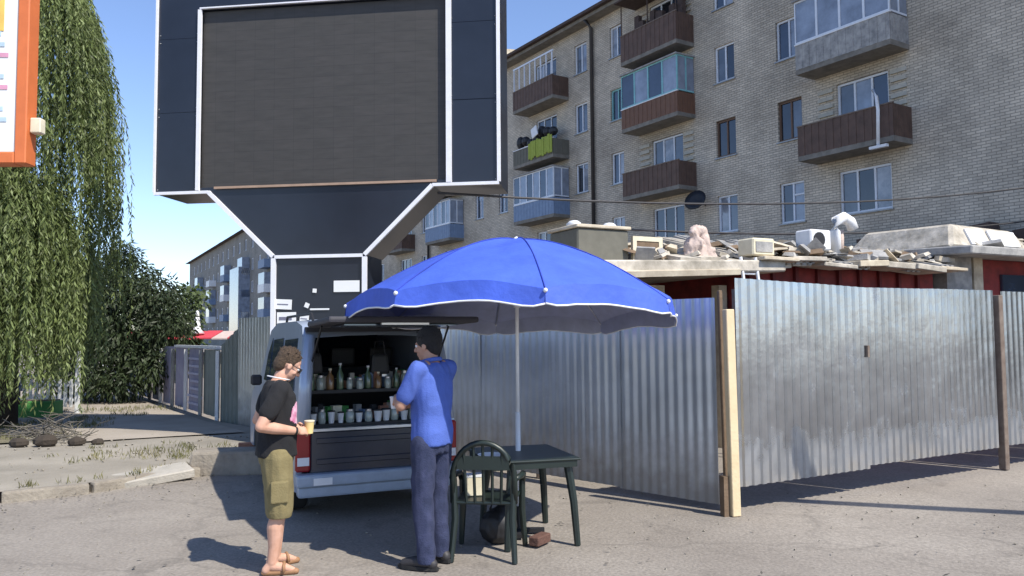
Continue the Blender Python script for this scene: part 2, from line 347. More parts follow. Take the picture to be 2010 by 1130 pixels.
def enrich_steel(M_, r0):
    t = M_.node_tree; b = t.nodes["Principled BSDF"]; src = b.inputs['Base Color'].links[0].from_socket
    tc = [n for n in t.nodes if n.type == 'TEX_COORD'][0]; sp = t.nodes.new("ShaderNodeSeparateXYZ"); t.links.new(tc.outputs['Object'], sp.inputs[0])
    ns = t.nodes.new("ShaderNodeTexNoise"); ns.inputs['Scale'].default_value = 5; ns.inputs['Detail'].default_value = 8; t.links.new(tc.outputs['Object'], ns.inputs['Vector'])
    a = t.nodes.new("ShaderNodeMath"); a.operation = 'MULTIPLY_ADD'; a.inputs[1].default_value = -0.9; t.links.new(ns.outputs['Fac'], a.inputs[0]); t.links.new(sp.outputs['Z'], a.inputs[2])
    mr = t.nodes.new("ShaderNodeMapRange"); mr.inputs['From Min'].default_value = -0.28; mr.inputs['From Max'].default_value = 0.25; mr.inputs['To Min'].default_value = 0.75; mr.inputs['To Max'].default_value = 0.0
    t.links.new(a.outputs[0], mr.inputs['Value'])
    sp2 = t.nodes.new("ShaderNodeTexNoise"); sp2.inputs['Scale'].default_value = 2.4; sp2.inputs['Detail'].default_value = 12; sp2.inputs['Roughness'].default_value = 0.75; t.links.new(tc.outputs['Object'], sp2.inputs['Vector'])
    m2 = t.nodes.new("ShaderNodeMapRange"); m2.inputs['From Min'].default_value = 0.56; m2.inputs['From Max'].default_value = 0.80; m2.inputs['To Max'].default_value = 0.35; t.links.new(sp2.outputs['Fac'], m2.inputs['Value'])
    mx = t.nodes.new("ShaderNodeMath"); mx.operation = 'MAXIMUM'; t.links.new(mr.outputs[0], mx.inputs[0]); t.links.new(m2.outputs[0], mx.inputs[1])
    c = t.nodes.new("ShaderNodeMixRGB"); t.links.new(mx.outputs[0], c.inputs[0]); t.links.new(src, c.inputs[1]); c.inputs[2].default_value = (0.25, 0.22, 0.18, 1); t.links.new(c.outputs[0], b.inputs['Base Color'])
    for nm, lo, hi in (('Metallic', .95, .2), ('Roughness', r0, .8)):
        q = t.nodes.new("ShaderNodeMapRange"); q.inputs['To Min'].default_value = lo; q.inputs['To Max'].default_value = hi; t.links.new(mx.outputs[0], q.inputs['Value']); t.links.new(q.outputs[0], b.inputs[nm])
M_galv2 = mat("weathered_galvanised_steel", (0.60, 0.62, 0.64), rough=0.4, metal=0.95, var=0.12, scale=1.3, detail=3, bump=0.4, bscale=1.6)
enrich_steel(M_galv, .19); enrich_steel(M_galv2, .43)

# raised pavement on the left with kerb stones
KERB = [(-16, 6.9), (-10.0, 7.2), (-6.4, 7.55), (-5.09, 7.98), (-4.45, 8.45), (-3.95, 9.15), (-3.35, 9.75), (-2.75, 10.2), (-2.3, 11.2)]
def lumpy_sheet(name, poly, z, m, label, step=0.4, amp=0.02):
    bm = bmesh.new(); f = bm.faces.new([bm.verts.new((x, y, z)) for x, y in poly])
    for ax, lo, hi in ((0, min(p[0] for p in poly), max(p[0] for p in poly)), (1, min(p[1] for p in poly), max(p[1] for p in poly))):
        k = lo + step
        while k < hi:
            co = (k, 0, 0) if ax == 0 else (0, k, 0); no = (1, 0, 0) if ax == 0 else (0, 1, 0)
            bmesh.ops.bisect_plane(bm, geom=bm.verts[:]+bm.edges[:]+bm.faces[:], plane_co=co, plane_no=no); k += step
    for v in bm.verts:
        if not v.is_boundary: v.co.z += noise.noise(Vector((v.co.x*0.8, v.co.y*0.8, 3)))*amp
    bmesh.ops.recalc_face_normals(bm, faces=bm.faces)
    if sum(f.normal.z for f in bm.faces) < 0: bmesh.ops.reverse_faces(bm, faces=bm.faces)
    me = bpy.data.meshes.new(name); bm.to_mesh(me); bm.free(); me.polygons.foreach_set('use_smooth', [True]*len(me.polygons))
    return tag(link(name, me, m), label, kind='structure')
pav = lumpy_sheet("pavement", KERB + [(-5.3, 14.4), (-11.5, 23.4), (-13, 26), (-40, 26), (-40, 6.9)], 0.10, M_pave, 'dusty raised pavement left of the yard')
path = lumpy_sheet("path", [(-6.2, 11.6), (-4.2, 12.6), (-5.55, 14.35), (-11.7, 23.2), (-15.5, 25.5), (-14.5, 21.0), (-9.6, 14.6)], 0.122, M_path, 'sandy footpath along the banner fence', amp=0.008)
soil = lumpy_sheet("planting_bed", [(-8.4, 11.0), (-7.1, 11.5), (-9.9, 14.9), (-13.5, 20.8), (-22, 23), (-22, 11.4)], 0.13, M_soil, 'dry soil and grass bed under the willow', amp=0.05)
for i in range(len(KERB)-1):
    a = Vector((*KERB[i], 0)); b = Vector((*KERB[i+1], 0)); L = (b-a).length; n = max(1, round(L/1.0)); d = (b-a).normalized(); ang = math.atan2(d.y, d.x)
    for k in range(n):
        c = a + d*(L*(k+0.5)/n); rot = Euler((rad(random.uniform(-3, 3)), 0, ang+rad(random.uniform(-2.5, 2.5)))).to_matrix()
        mb = MB().box((0, 0, 0), (L/n-0.02, 0.15, 0.17), rot=rot)
        o = mb.build("kerb_stone", M_kerb, pav, bevel=0.025, seg=2); o.location = (c.x, c.y, 0.03+random.uniform(-0.02, 0.012))

# =================================================================== APARTMENT BUILDING
def window(parent, s0, s1, z0, z1, n=2, frame=M_wframe, glass=M_glass, y=-0.14, t=0.07, transom=False, glz=None):
    f = MB(); d = 0.06
    f.span((s0, y-d, z0), (s0+t, y+d, z1)); f.span((s1-t, y-d, z0), (s1, y+d, z1))
    f.span((s0+t, y-d, z0), (s1-t, y+d, z0+t)); f.span((s0+t, y-d, z1-t), (s1-t, y+d, z1))
    for k in range(1, n):
        x = s0 + (s1-s0)*k/n; f.span((x-t*0.45, y-d*0.8, z0+t), (x+t*0.45, y+d*0.8, z1-t))
    if transom:
        zt = z0 + (z1-z0)*0.68; f.span((s0+t, y-d*0.7, zt-t*0.4), (s0+(s1-s0)/n-t*0.45, y+d*0.7, zt+t*0.4))
    w_ = f.build("window", frame, parent)
    for k in range(n):
        a = s0+(s1-s0)*k/n; b = s0+(s1-s0)*(k+1)/n
        g = glass if glz is None else glz[k % len(glz)]
        g = random.choice([g, g, M_glassd, M_curt, M_glassm])
        MB().span((a+0.01, y-0.012, z0+0.02), (b-0.01, y+0.012, z1-0.02)).build("pane", g, w_)
    MB().span((s0-0.05, y, z0-0.05), (s1+0.05, 0.06, z0-0.005)).build("sill", M_galvd, w_)
    return w_

def wall_with_holes(parent, s0, s1, z0, z1, holes, m, name="wall", depth=0.25):
    S = sorted(set([s0, s1] + [h[0] for h in holes] + [h[1] for h in holes])); Z = sorted(set([z0, z1] + [h[2] for h in holes] + [h[3] for h in holes]))
    mb = MB()
    for i in range(len(S)-1):
        for j in range(len(Z)-1):
            cs = (S[i]+S[i+1])/2; cz = (Z[j]+Z[j+1])/2
            if any(h[0] < cs < h[1] and h[2] < cz < h[3] for h in holes): continue
            mb.add([(S[i], 0, Z[j]), (S[i+1], 0, Z[j]), (S[i+1], 0, Z[j+1]), (S[i], 0, Z[j+1])], [(0, 3, 2, 1)])
    for a, b, c, d in holes:
        mb.add([(a, 0, c), (a, -depth, c), (a, -depth, d), (a, 0, d)], [(0, 1, 2, 3)]); mb.add([(b, 0, c), (b, -depth, c), (b, -depth, d), (b, 0, d)], [(3, 2, 1, 0)])
        mb.add([(a, 0, c), (b, 0, c), (b, -depth, c), (a, -depth, c)], [(0, 1, 2, 3)]); mb.add([(a, 0, d), (b, 0, d), (b, -depth, d), (a, -depth, d)], [(3, 2, 1, 0)])
    return mb.build(name, m, parent, fix=False)

def corr_strip(pts2, z0, z1, ztop=None):
    pass

def balcony(parent, s0, s1, zs, style):
    dep = 0.95; H = 0.95; slab = MB().span((s0, 0.0, zs-0.16), (s1, dep, zs)).build("balcony", M_slab, parent)
    def rail(m, z0=zs+0.0, h=H, ribs=True):
        mb = MB()
        n = int((s1-s0)/0.13)
        for k in range(n):
            a = s0+(s1-s0)*k/n; b = s0+(s1-s0)*(k+1)/n; o = 0.012 if k % 2 else 0.0
            mb.span((a, dep-0.03+o, z0), (b, dep+o, z0+h))
        for sd_ in (s0, s1-0.03):
            m2 = int(dep/0.13)
            for k in range(m2):
                mb.span((sd_, dep*k/m2, z0), (sd_+0.03, dep*(k+0.93)/m2, z0+h))
        r = mb.build("railing", m, slab)
        MB().span((s0-0.02, dep-0.05, z0+h), (s1+0.02, dep+0.025, z0+h+0.04)).build("handrail", M_rust if m is M_brown else M_white, slab)
        return r
    if style == 'brown': rail(M_brown)
    elif style == 'brown_roofed':
        rail(M_brown, h=1.1)
        MB().span((s0-0.1, 0, zs+2.5), (s1+0.1, dep+0.25, zs+2.56)).build("canopy", M_roof, slab)
        c = MB()
        for x in (s0+0.03, s1-0.03, (s0+s1)/2): c.tube([(x, dep-0.04, zs+1.1), (x, dep-0.04, zs+2.5)], 0.025)
        c.build("canopy_post", M_roof, slab)
        b = MB()
        for k in range(9): b.box((s0+0.3+k*0.3, dep*0.4+random.uniform(-.2, .2), zs+1.25+random.uniform(0, .3)), (0.26, 0.2, random.uniform(.3, .8)))
        b.build("stored_clutter", M_roof, slab)
    elif style == 'glazed_white' or style == 'glazed_blue' or style == 'glazed_orange':
        panel = {'glazed_white': M_bluep, 'glazed_blue': M_slate, 'glazed_orange': M_orange_b}[style]
        rail(panel, h=0.8)
        f = MB(); zb = zs+0.84; zt = zs+2.25; n = 6 if style == 'glazed_white' else 4; y = dep-0.03
        for k in range(n+1): x = s0+(s1-s0)*k/n; f.span((max(s0, x-0.035), y-0.03, zb+0.06), (min(s1, x+0.035), y+0.03, zt-0.06))
        f.span((s0, y-0.03, zb), (s1, y+0.03, zb+0.06)); f.span((s0, y-0.03, zt-0.06), (s1, y+0.03, zt))
        for x in (s0, s1-0.05):
            f.span((x, 0.05, zb), (x+0.05, y-0.035, zb+0.06)); f.span((x, 0.05, zt-0.06), (x+0.05, y-0.035, zt)); f.span((x, y/2-0.03, zb+0.06), (x+0.05, y/2+0.03, zt-0.06))
        fr = f.build("glazing_frame", M_turq if style == 'glazed_orange' else M_wframe, slab)
        for k in range(n):
            a = s0+(s1-s0)*k/n; b = s0+(s1-s0)*(k+1)/n
            MB().span((a+0.01, y-0.008, zb+0.03), (b-0.01, y+0.008, zt-0.03)).build("pane", M_glassl if (k % 2 == 0 or style == 'glazed_blue') else M_glass, slab)
        for x in (s0+0.02, s1-0.03): MB().span((x, 0.03, zb+0.03), (x+0.01, y-0.05, zt-0.03)).build("pane", M_glassl, slab)
        MB().span((s0-0.05, 0, zt), (s1+0.05, dep+0.08, zt+0.05)).build("canopy", M_slate, slab)
    elif style == 'cluttered':
        rail(M_grbr, h=0.75)
        mb = MB()
        for k in range(7):
            mb.ball((s0+0.5+k*0.48, dep*0.6, zs+1.15+random.uniform(-.15, .35)), (0.26, 0.22, random.uniform(.2, .34)), n=8)
        mb.build("stored_bag", [M_blackp], slab)
        m2 = MB()
        for k in range(12):
            x0 = s0+0.0+0.17*k; m2.box((x0+0.1, dep+0.045+0.02*math.sin(k*1.7), zs+0.5+0.03*math.sin(k)), (0.17, 0.05, 0.86+0.08*math.sin(k*2.1)))
        m2.build("draped_cloth", M_green_c, slab, bevel=0.02)
        MB().box((s0+1.5, dep+0.05, zs+1.35), (0.5, 0.06, 0.5), rot=Euler((0, 0.3, 0)).to_matrix()).build("white_cloth", M_white, slab, bevel=0.02)
    return slab

ANG = math.atan2(0.846, -0.533)
apt = thing("apartment_building", 'long five-storey grey brick apartment block with balconies on the right', 'apartment building', (13.4, 20.8, 0), ANG)
FL = [4.45, 7.30, 10.15, 13.0]
holes = []; wins = []
def addwin(s0, s1, fl, n, sill=0.9, h=1.4, **kw):
    z0 = FL[fl]+sill; z1 = z0+h; holes.append((s0, s1, z0, z1)); wins.append((s0, s1, z0, z1, n, kw))
def bay(o, mirror=False):
    def S(a, b): return (o+a, o+b) if not mirror else (o-b, o-a)
    for fl in range(4):
        a, b = S(3.55, 5.35)
        addwin(a, b, fl, 3, glz=[M_glass, M_glassl, M_glass] if fl % 2 else [M_glass, M_glass, M_glass])
        a, b = S(6.68, 7.68); addwin(a, b, fl, 2, transom=(fl == 0), frame=M_bframe if fl == 1 else M_wframe, glz=[M_glassl, M_glass] if fl != 1 else [M_glass, M_glass])
        a, b = S(9.58, 10.55); addwin(a, b, fl, 2, frame=M_bframe if fl == 1 else M_wframe)
        a, b = S(12.3, 14.1); addwin(a, b, fl, 3, glz=[M_glass, M_glassl, M_glass])
        a, b = S(15.9, 16.75); addwin(a, b, fl, 2, frame=M_turq if fl == 2 else M_wframe)
bay(0)
for o in (17.9, 34.6):
    for fl in range(4):
        addwin(o+0.55, o+1.5, fl, 2, glz=[M_glassl, M_glass])
        addwin(o+3.0, o+4.8, fl, 3); addwin(o+7.6, o+8.5, fl, 2); addwin(o+10.2, o+11.1, fl, 2, glz=[M_glassl, M_glass]); addwin(o+13.0, o+14.8, fl, 3)
wall_with_holes(apt, -14, 54, 3.9, 16.0, holes, M_brick)
for s0, s1, z0, z1, n, kw in wins: window(apt, s0, s1, z0, z1, n, **kw)
# dark rooms behind the panes, end walls, back wall
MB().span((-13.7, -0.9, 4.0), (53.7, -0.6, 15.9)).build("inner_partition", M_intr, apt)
b = MB(); b.span((-14, -12, 0), (-13.75, -0.25, 16.0)); b.span((53.75, -12, 0), (54, -0.25, 16.0)); b.span((-14, -12.25, 0), (54, -12, 16.0))
b.build("side_wall", M_brick, apt)
MB().span((-14.4, -12.6, 16.0), (54.4, 0.55, 16.16)).build("eaves_slab", M_slab, apt)
MB().add([(-14.6, 0.75, 16.17), (54.6, 0.75, 16.17), (54.6, 0.75, 16.3), (-14.6, 0.75, 16.3), (-14.6, -6, 18.2), (54.6, -6, 18.2), (-14.6, -12.8, 16.3), (54.6, -12.8, 16.3), (-14.6, -12.8, 16.17), (54.6, -12.8, 16.17)],
         [(0, 1, 2, 3), (3, 2, 5, 4), (4, 5, 7, 6), (6, 7, 9, 8), (0, 8, 9, 1), (0, 3, 4, 6, 8), (1, 9, 7, 5, 2)]).build("roof", M_roof, apt, fix=True)
MB().span((-13.9, -0.5, 0), (53.9, -0.1, 3.9)).build("ground_floor_wall", M_grbr, apt)
# shop canopy strip above the ground floor
MB().span((-14, -0.1, 3.55), (20, 1.3, 3.72)).build("shop_canopy", M_roof, apt)
m_ = MB()
for k in range(60): m_.box((-13+k*0.55, 0.35+0.1*math.sin(k*1.9), 4.05+0.12*math.sin(k*2.3)), (0.56, 0.5, 0.5+0.2*math.sin(k*1.3)), rot=Euler((0.1*math.sin(k), 0.1*math.cos(k*3), 0)).to_matrix())
m_.build("canopy_clutter", M_roof, apt)
# tone band where first floor starts
b_ = MB(); b_.tube([(17.95, 0.12, 4.2), (17.95, 0.12, 15.7), (17.95, 0.5, 16.05)], 0.085, n=8); b_.build("drainpipe", M_pipe, apt, smooth=True)
b_ = MB(); b_.tube([(34.9, 0.12, 4.2), (34.9, 0.12, 16.0)], 0.075, n=8); b_.build("drainpipe", M_pipe, apt, smooth=True)
B_ = (2.85, 6.15)
balcony(apt, 2.85, 6.15, FL[1], 'brown'); balcony(apt, 2.85, 6.15, FL[2], 'glazed_blue'); balcony(apt, 2.85, 6.15, FL[3], 'brown')
balcony(apt, 11.6, 14.9, FL[1], 'brown'); balcony(apt, 11.6, 14.9, FL[2], 'glazed_orange'); balcony(apt, 11.6, 14.9, FL[3], 'brown_roofed')
balcony(apt, 19.9, 23.4, FL[1], 'glazed_white'); balcony(apt, 19.9, 23.4, FL[2], 'cluttered')
c5 = balcony(apt, 19.9, 23.4, FL[3], 'brown')
f_ = MB()
for k in range(8): f_.span((19.95+k*0.48, 0.88, FL[3]+1.0), (20.0+k*0.48, 0.93, FL[3]+2.1))
f_.span((19.9, 0.87, FL[3]+2.1), (23.4, 0.94, FL[3]+2.18)); f_.build("glazing_frame", M_wframe, c5)
for fl in (1, 2, 3):
    balcony(apt, 30.4, 33.6, FL[fl], ['glazed_white', 'brown', 'glazed_blue'][fl-1])
    balcony(apt, 37.1, 40.2, FL[fl], ['brown', 'glazed_white', 'glazed_white'][fl-1])
    balcony(apt, 47.1, 50.2, FL[fl], ['glazed_white', 'brown', 'glazed_blue'][fl-1])
# projecting decorative brick courses beside the balcony windows
for (a, b) in ((2.95, 3.45), (5.45, 6.0), (11.7, 12.2), (14.2, 14.8)):
    for fl in (1, 2, 3):
        for k in range(6):
            z = FL[fl]+0.85+k*0.25
            MB().span((a, 0.0, z), (b, 0.07, z+0.12)).build("decorative_brick", M_pbrick if fl != 3 else M_brick, apt)
# white pole standing on the lower right balcony, satellite dish
MB().tube([(3.25, 1.1, 7.0), (3.2, 1.12, 8.1), (3.25, 1.1, 8.5), (3.4, 1.05, 8.75)], 0.05).build("vent_pipe", M_white, apt, smooth=True)
MB().box((3.2, 1.15, 7.0), (0.55, 0.12, 0.08)).build("vent_bracket", M_white, apt)
dz = MB(); dz.lathe([(0.02, 0), (0.25, 0.03), (0.42, 0.12), (0.43, 0.13), (0.25, 0.05), (0.02, 0.02)], n=18)
dish = dz.build("satellite_dish", M_blackp, apt, smooth=True); dish.location = (11.15, 0.5, 6.6); dish.rotation_euler = (rad(-65), 0, rad(20))
MB().tube([(11.15, 0.0, 6.5), (11.15, 0.45, 6.6)], 0.025).build("dish_arm", M_pipe, apt)

# second block beyond the screen
apt2 = thing("apartment_building", 'distant grey apartment block between the dark tree and the black screen', 'apartment building', (-26.6, 91.5, 0), math.atan2(0.871, -0.49))
holes2 = []; ws2 = []
for k in range(16):
    for fl in range(5):
        s = 2+k*4.6; z = 1.5+fl*3.0
        holes2.append((s, s+1.5, z, z+1.6)); ws2.append((s, s+1.5, z, z+1.6, k))
wall_with_holes(apt2, -2, 78, 0, 16.3, holes2, M_brick2)
for s0, s1, z0, z1, k in ws2: window(apt2, s0, s1, z0, z1, 2, t=0.12, glz=[M_glassl, M_glass])
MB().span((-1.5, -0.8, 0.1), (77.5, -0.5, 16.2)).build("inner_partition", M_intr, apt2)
MB().add([(-3, 0.8, 16.3), (79, 0.8, 16.3), (79, -6, 18), (-3, -6, 18), (-3, -12, 16.3), (79, -12, 16.3)], [(0, 1, 2, 3), (3, 2, 5, 4), (0, 4, 5, 1), (0, 3, 4), (1, 5, 2)]).build("roof", M_roof, apt2, fix=True)
for k in range(5):
    for fl in (1, 2, 3):
        s = 4.2+k*13.8; z = 0.9+fl*3.0
        bb = MB().span((s, 0, z), (s+3.4, 1.1, z+1.0)).build("balcony", M_bluep if (k+fl) % 2 else M_white, apt2)
        if (k+fl) % 3: MB().span((s+0.05, 0.05, z+1.0), (s+3.35, 1.05, z+2.4)).build("glazing", M_glassl, bb)
MB().span((18, 0, 1.2), (24.5, 1.5, 11.0)).build("glazed_bay", M_glassl, apt2)
for s in (12, 38, 60): MB().span((s, -5, 17), (s+3.2, -3, 19.0)).build("chimney", M_beige, apt2)
b = MB(); b.span((-2, -12, 0), (-1.7, -0.25, 16.3)); b.span((77.7, -12, 0), (78, -0.25, 16.3)); b.span((-2, -12.2, 0), (78, -12, 16.3)); b.build("side_wall", M_brick2, apt2)

tower = thing("tower_block", 'tall peach block peeping over the far end of the grey roof', 'apartment building', (-2.0, 96, 0), 0.2)
MB().span((-6, 0, 0), (9, 14, 36)).build("wall", M_peach, tower)
MB().span((-6.4, -0.4, 36), (9.4, 14.4, 36.7)).build("roof", M_beige, tower)
for k in range(4):
    for f in range(11): MB().span((-5+k*3.6, -0.08, 2+f*3.0), (-3.4+k*3.6, 0.02, 3.6+f*3.0)).build("window", M_glass, tower)

# =================================================================== BILLBOARD
BS = 0.93; BA = Vector((-5.57, 12.31, 0))*BS; BB = Vector((-0.19, 11.6, 0))*BS; bang = math.atan2((BB-BA).y, (BB-BA).x)
bill = thing("led_billboard", 'huge switched-off LED screen in black cladding with white edging on a pillar', 'billboard', BA, bang, scale=BS); bill.location.z = 1.62*(1-BS)
def face(poly, y0, y1): return [(x, y0, z) for x, z in poly], (0, y1-y0, 0)
TOP = 7.08
random.seed(31)
for x0, x1 in ((0, 0.72), (4.68, 5.44)):
    for z0, z1 in ((3.85, 5.12), (5.126, 6.30), (6.306, TOP)):
        o_ = random.uniform(-.006, .004)
        q_ = MB().span((x0, o_, z0), (x1, 0.95+o_, z1)).build("side_panel", M_dark, bill)
        bl = MB()
        for bx in (x0+.05, x1-.05):
            for bz in (z0+.06, z1-.06): bl.ball((bx, o_-.004, bz), .010, n=6)
        bl.build("bolts", M_galvd, q_)
p, e = face([(0.72, 6.74), (4.68, 6.74), (4.68, TOP), (0.72, TOP)], 0, 0.95); MB().prism(p, e).build("top_panel", M_dark, bill, fix=True)
MB().span((0.74, 0.05, 3.93), (4.66, 0.9, 6.73)).build("screen", M_led, bill)
p, e = face([(0.9, 3.85), (1.96, 2.83), (3.4, 2.83), (4.44, 3.85)], 0.002, 0.9); MB().prism(p, e).build("neck_panel", M_dark, bill, fix=True)
p, e = face([(0.72, 3.85), (4.68, 3.85), (4.68, 3.925), (0.72, 3.925)], 0.003, 0.94); MB().prism(p, e).build("bottom_panel", M_dark, bill, fix=True)
MB().span((1.96, 0.003, -0.2), (3.4, 0.85, 2.83)).build("pillar", M_dark, bill)
def trim(a, b, w_=0.05):
    a = Vector((a[0], -0.02, a[1])); b = Vector((b[0], -0.02, b[1])); d = (b-a); L = d.length; an = math.atan2(d.z, d.x)
    MB().box((0, 0, 0), (L, 0.045, w_), rot=Euler((0, -an, 0)).to_matrix()).build("trim", M_trim, bill).location = (a+b)/2
trim((0.72, 3.88), (0.72, 6.74), 0.055); trim((4.69, 3.88), (4.69, TOP), 0.08); trim((0.72, 6.76), (4.65, 6.76), 0.02)
trim((0, 3.85), (0.9, 3.85), 0.045); trim((4.44, 3.85), (5.44, 3.85), 0.045); trim((0, 3.87), (0, TOP), 0.03); trim((5.44, 3.87), (5.44, TOP), 0.05)
trim((0.9, 3.85), (1.96, 2.83), 0.06); trim((3.4, 2.83), (4.44, 3.85), 0.06); trim((1.99, 2.82), (3.37, 2.82), 0.05)
trim((1.97, -0.12), (1.97, 2.80), 0.07); trim((3.4, -0.12), (3.4, 2.80), 0.07)
o = MB().box((2.75, -0.03, 3.91), (3.5, 0.03, 0.035)).build("screen_sill", mat("tarnished_strip", (0.35, 0.24, 0.17), rough=0.6), bill)
# paper notices stuck on the pillar
def notice(u, z, w_, h, lab, tilt=0.0, lines=3, yy=-0.012):
    mt = Matrix.Rotation(bang, 4, 'Z'); pos = Vector(BA) + (mt @ Vector((u, yy, 0)))*BS; pos.z = 1.62+(z-1.62)*BS; w_ *= BS; h *= BS
    t = thing("notice", lab, 'notice', pos, bang, 'paper notices stuck on the billboard pillar')
    t.rotation_euler = (0, tilt, bang)
    MB().box((0, 0, 0), (w_, 0.008, h)).build("sheet", M_paper, t)
    for k in range(lines):
        MB().box((random.uniform(-.02, .02), -0.006, h*(0.32-0.62*k/max(1, lines-1)) if lines > 1 else 0), (w_*random.uniform(.45, .75), 0.004, h*0.09)).build("print_line", M_ink, t)
notice(3.12, 2.36, 0.40, 0.17, 'white paper strip at top right of the black pillar', lines=0)
notice(2.13, 2.10, 0.26, 0.15, 'small white notice at the upper left edge of the pillar', 0.05, 1)
notice(2.18, 1.72, 0.30, 0.52, 'large white poster on the pillar above the bowed man', 0, 3)
notice(2.46, 1.88, 0.14, 0.12, 'small white card beside the large pillar poster', 0.1, 1)
notice(2.62, 2.30, 0.06, 0.06, 'tiny white sticker high in the middle of the pillar', 0.1, 0)
notice(2.70, 2.02, 0.30, 0.025, 'thin white strip of tape across the middle of the pillar', 0.0, 0)
notice(2.50, 2.08, 0.07, 0.07, 'tiny crooked grey sticker left of the white tape', 0.4, 0)
notice(2.60, 1.74, 0.36, 0.24, 'white notice sheet beside the van roof', -0.03, 2)

# =================================================================== FENCES
def sheet(parent, a, b, z0, z1, period=0.115, amp=0.019, off=0.0, m=M_galv, name="sheet", ztop2=None, lean=0.0, wavy=False):
    a = Vector((a[0], a[1], 0)); b = Vector((b[0], b[1], 0)); d = (b-a); L = d.length; d.normalize(); n = Vector((d.y, -d.x, 0))
    pr = []; x = 0.0
    pat = [(0.0, 0), (0.38, 0), (0.50, 1), (0.88, 1)] if not wavy else [(j/8, .5-.5*math.cos(PI*j/4)) for j in range(8)]
    while x < L:
        for f, h in pat:
            q = x + f*period
            if q <= L: pr.append((q, h*amp))
        x += period
    pr.append((L, pr[-1][1])); V = []; F = []; k = len(pr); zz = ztop2 if ztop2 is not None else z1
    for q, h in pr:
        zt = z1 + (zz-z1)*q/L
        for z in (z0, zt):
            for th in (0.0, -0.003):
                pnt = a + d*q + n*(h+th+off + lean*(z-z0)); V.append((pnt.x, pnt.y, z))
    for i in range(k-1):
        A = i*4; B = A+4
        F += [(A, B, B+2, A+2), (A+1, A+3, B+3, B+1), (A+2, B+2, B+3, A+3), (A, A+1, B+1, B)]
    F += [(0, 2, 3, 1), ((k-1)*4, (k-1)*4+1, (k-1)*4+3, (k-1)*4+2)]
    me = bpy.data.meshes.new(name)
    o0 = parent.location if parent else Vector((0, 0, 0))
    me.from_pydata([(v[0]-o0.x, v[1]-o0.y, v[2]-o0.z) for v in V], [], F); me.update()
    return link(name, me, m, parent)
def lerp(a, b, t): return (a[0]+(b[0]-a[0])*t, a[1]+(b[1]-a[1])*t)
C0 = (1.84, 7.40); L0 = (-5.36, 14.62)
fen = thing("metal_fence", 'long corrugated steel fence behind the van, running back from the timber post', 'fence', (C0[0], C0[1], 0))
LT = math.hypot(L0[0]-C0[0], L0[1]-C0[1]); nS = 9
for i in range(nS):
    t0 = (i*1.05 - (.055 if i == 0 else 0))/LT; t1 = min((i+1)*1.05+0.03, 9.5)/LT
    sheet(fen, lerp(C0, L0, t0), lerp(C0, L0, t1), 0.06+random.uniform(-.01, .01), 1.95+random.uniform(-.012, .012), off=0.003*(i % 2), lean=random.uniform(-.008, .008), m=M_galv2, wavy=True, period=.105, amp=.012)
dd = Vector((L0[0]-C0[0], L0[1]-C0[1], 0)).normalized(); nn = Vector((-dd.y, dd.x, 0))*-1   # nn: away from camera
if nn.dot(Vector((0, 1, 0))) < 0: nn = -nn
for z in (0.45, 1.55):
    a = Vector((0, 0, z)) + nn*0.05; b = a + dd*9.45
    MB().box((0, 0, 0), (9.45, 0.04, 0.04), rot=Euler((0, 0, math.atan2(dd.y, dd.x))).to_matrix()).build("rail", M_galvd, fen).location = (a+b)/2
for k in range(1, 5):
    a = dd*(k*2.3) + nn*0.11; MB().tube([a, a+Vector((0, 0, 1.9))], 0.035).build("post", M_rust, fen)
# lower end piece with plain sheets, then banner fence leading away
low = thing("metal_fence", 'lower greenish sheet fence section left of the billboard pillar', 'fence', (-4.9, 14.1, 0))
M_galvg = mat("dull_green_grey_sheet", (0.20, 0.22, 0.20), rough=0.6, metal=0.3, var=0.15, scale=2)
sheet(low, lerp(C0, L0, 9.45/LT), lerp(C0, L0, 1.0), 0.05, 1.80, m=M_galvg, ztop2=1.44, amp=0.02, period=0.16)
L1 = (-11.65, 23.54); LB = math.hypot(L1[0]-L0[0], L1[1]-L0[1])
ban = thing("banner_fence", 'low fence with violet printed banners running back along the sandy path', 'fence', (L0[0], L0[1], 0))
for i in range(9):
    t0 = i*1.2/LB; t1 = (i*1.2+1.17)/LB
    h = 1.38 if i < 4 else 1.2
    sheet(ban, lerp(L0, L1, t0), lerp(L0, L1, t1), 0.13, h+random.uniform(-.03, .03), m=M_galvg if i in (0,) else M_violet, period=0.4, amp=0.012, name="banner_panel")
d1 = Vector((L1[0]-L0[0], L1[1]-L0[1], 0)).normalized(); n1 = Vector((d1.y, -d1.x, 0))
if n1.y > 0: n1 = -n1
a1 = math.atan2(d1.y, d1.x)
for j in range(7):       # faded rows of print on the nearest banner
    q = d1*(0.95+0.0*j) + n1*0.03 + Vector((0, 0, 1.18-0.15*j))
    MB().box((0, 0, 0), (random.uniform(.75, 1.25), 0.006, 0.045), rot=Euler((0, 0, a1)).to_matrix()).build("print_line", mat("pale_violet_print", (0.42, 0.42, 0.56)), ban).location = q + d1*0.75
for k in range(10):
    q = d1*(k*1.2+0.0) + n1*0.045
    MB().box((0, 0, 0.68), (0.06, 0.05, 1.36 if k < 5 else 1.2)).build("post", M_galvd if k % 2 else M_white, ban).location = q
o = MB().box((0, 0, 0), (3.4, 0.09, 0.05), rot=Euler((0, 0, a1)).to_matrix()).build("top_rail", M_white, ban); o.location = d1*1.8 + Vector((0, 0, 1.42))

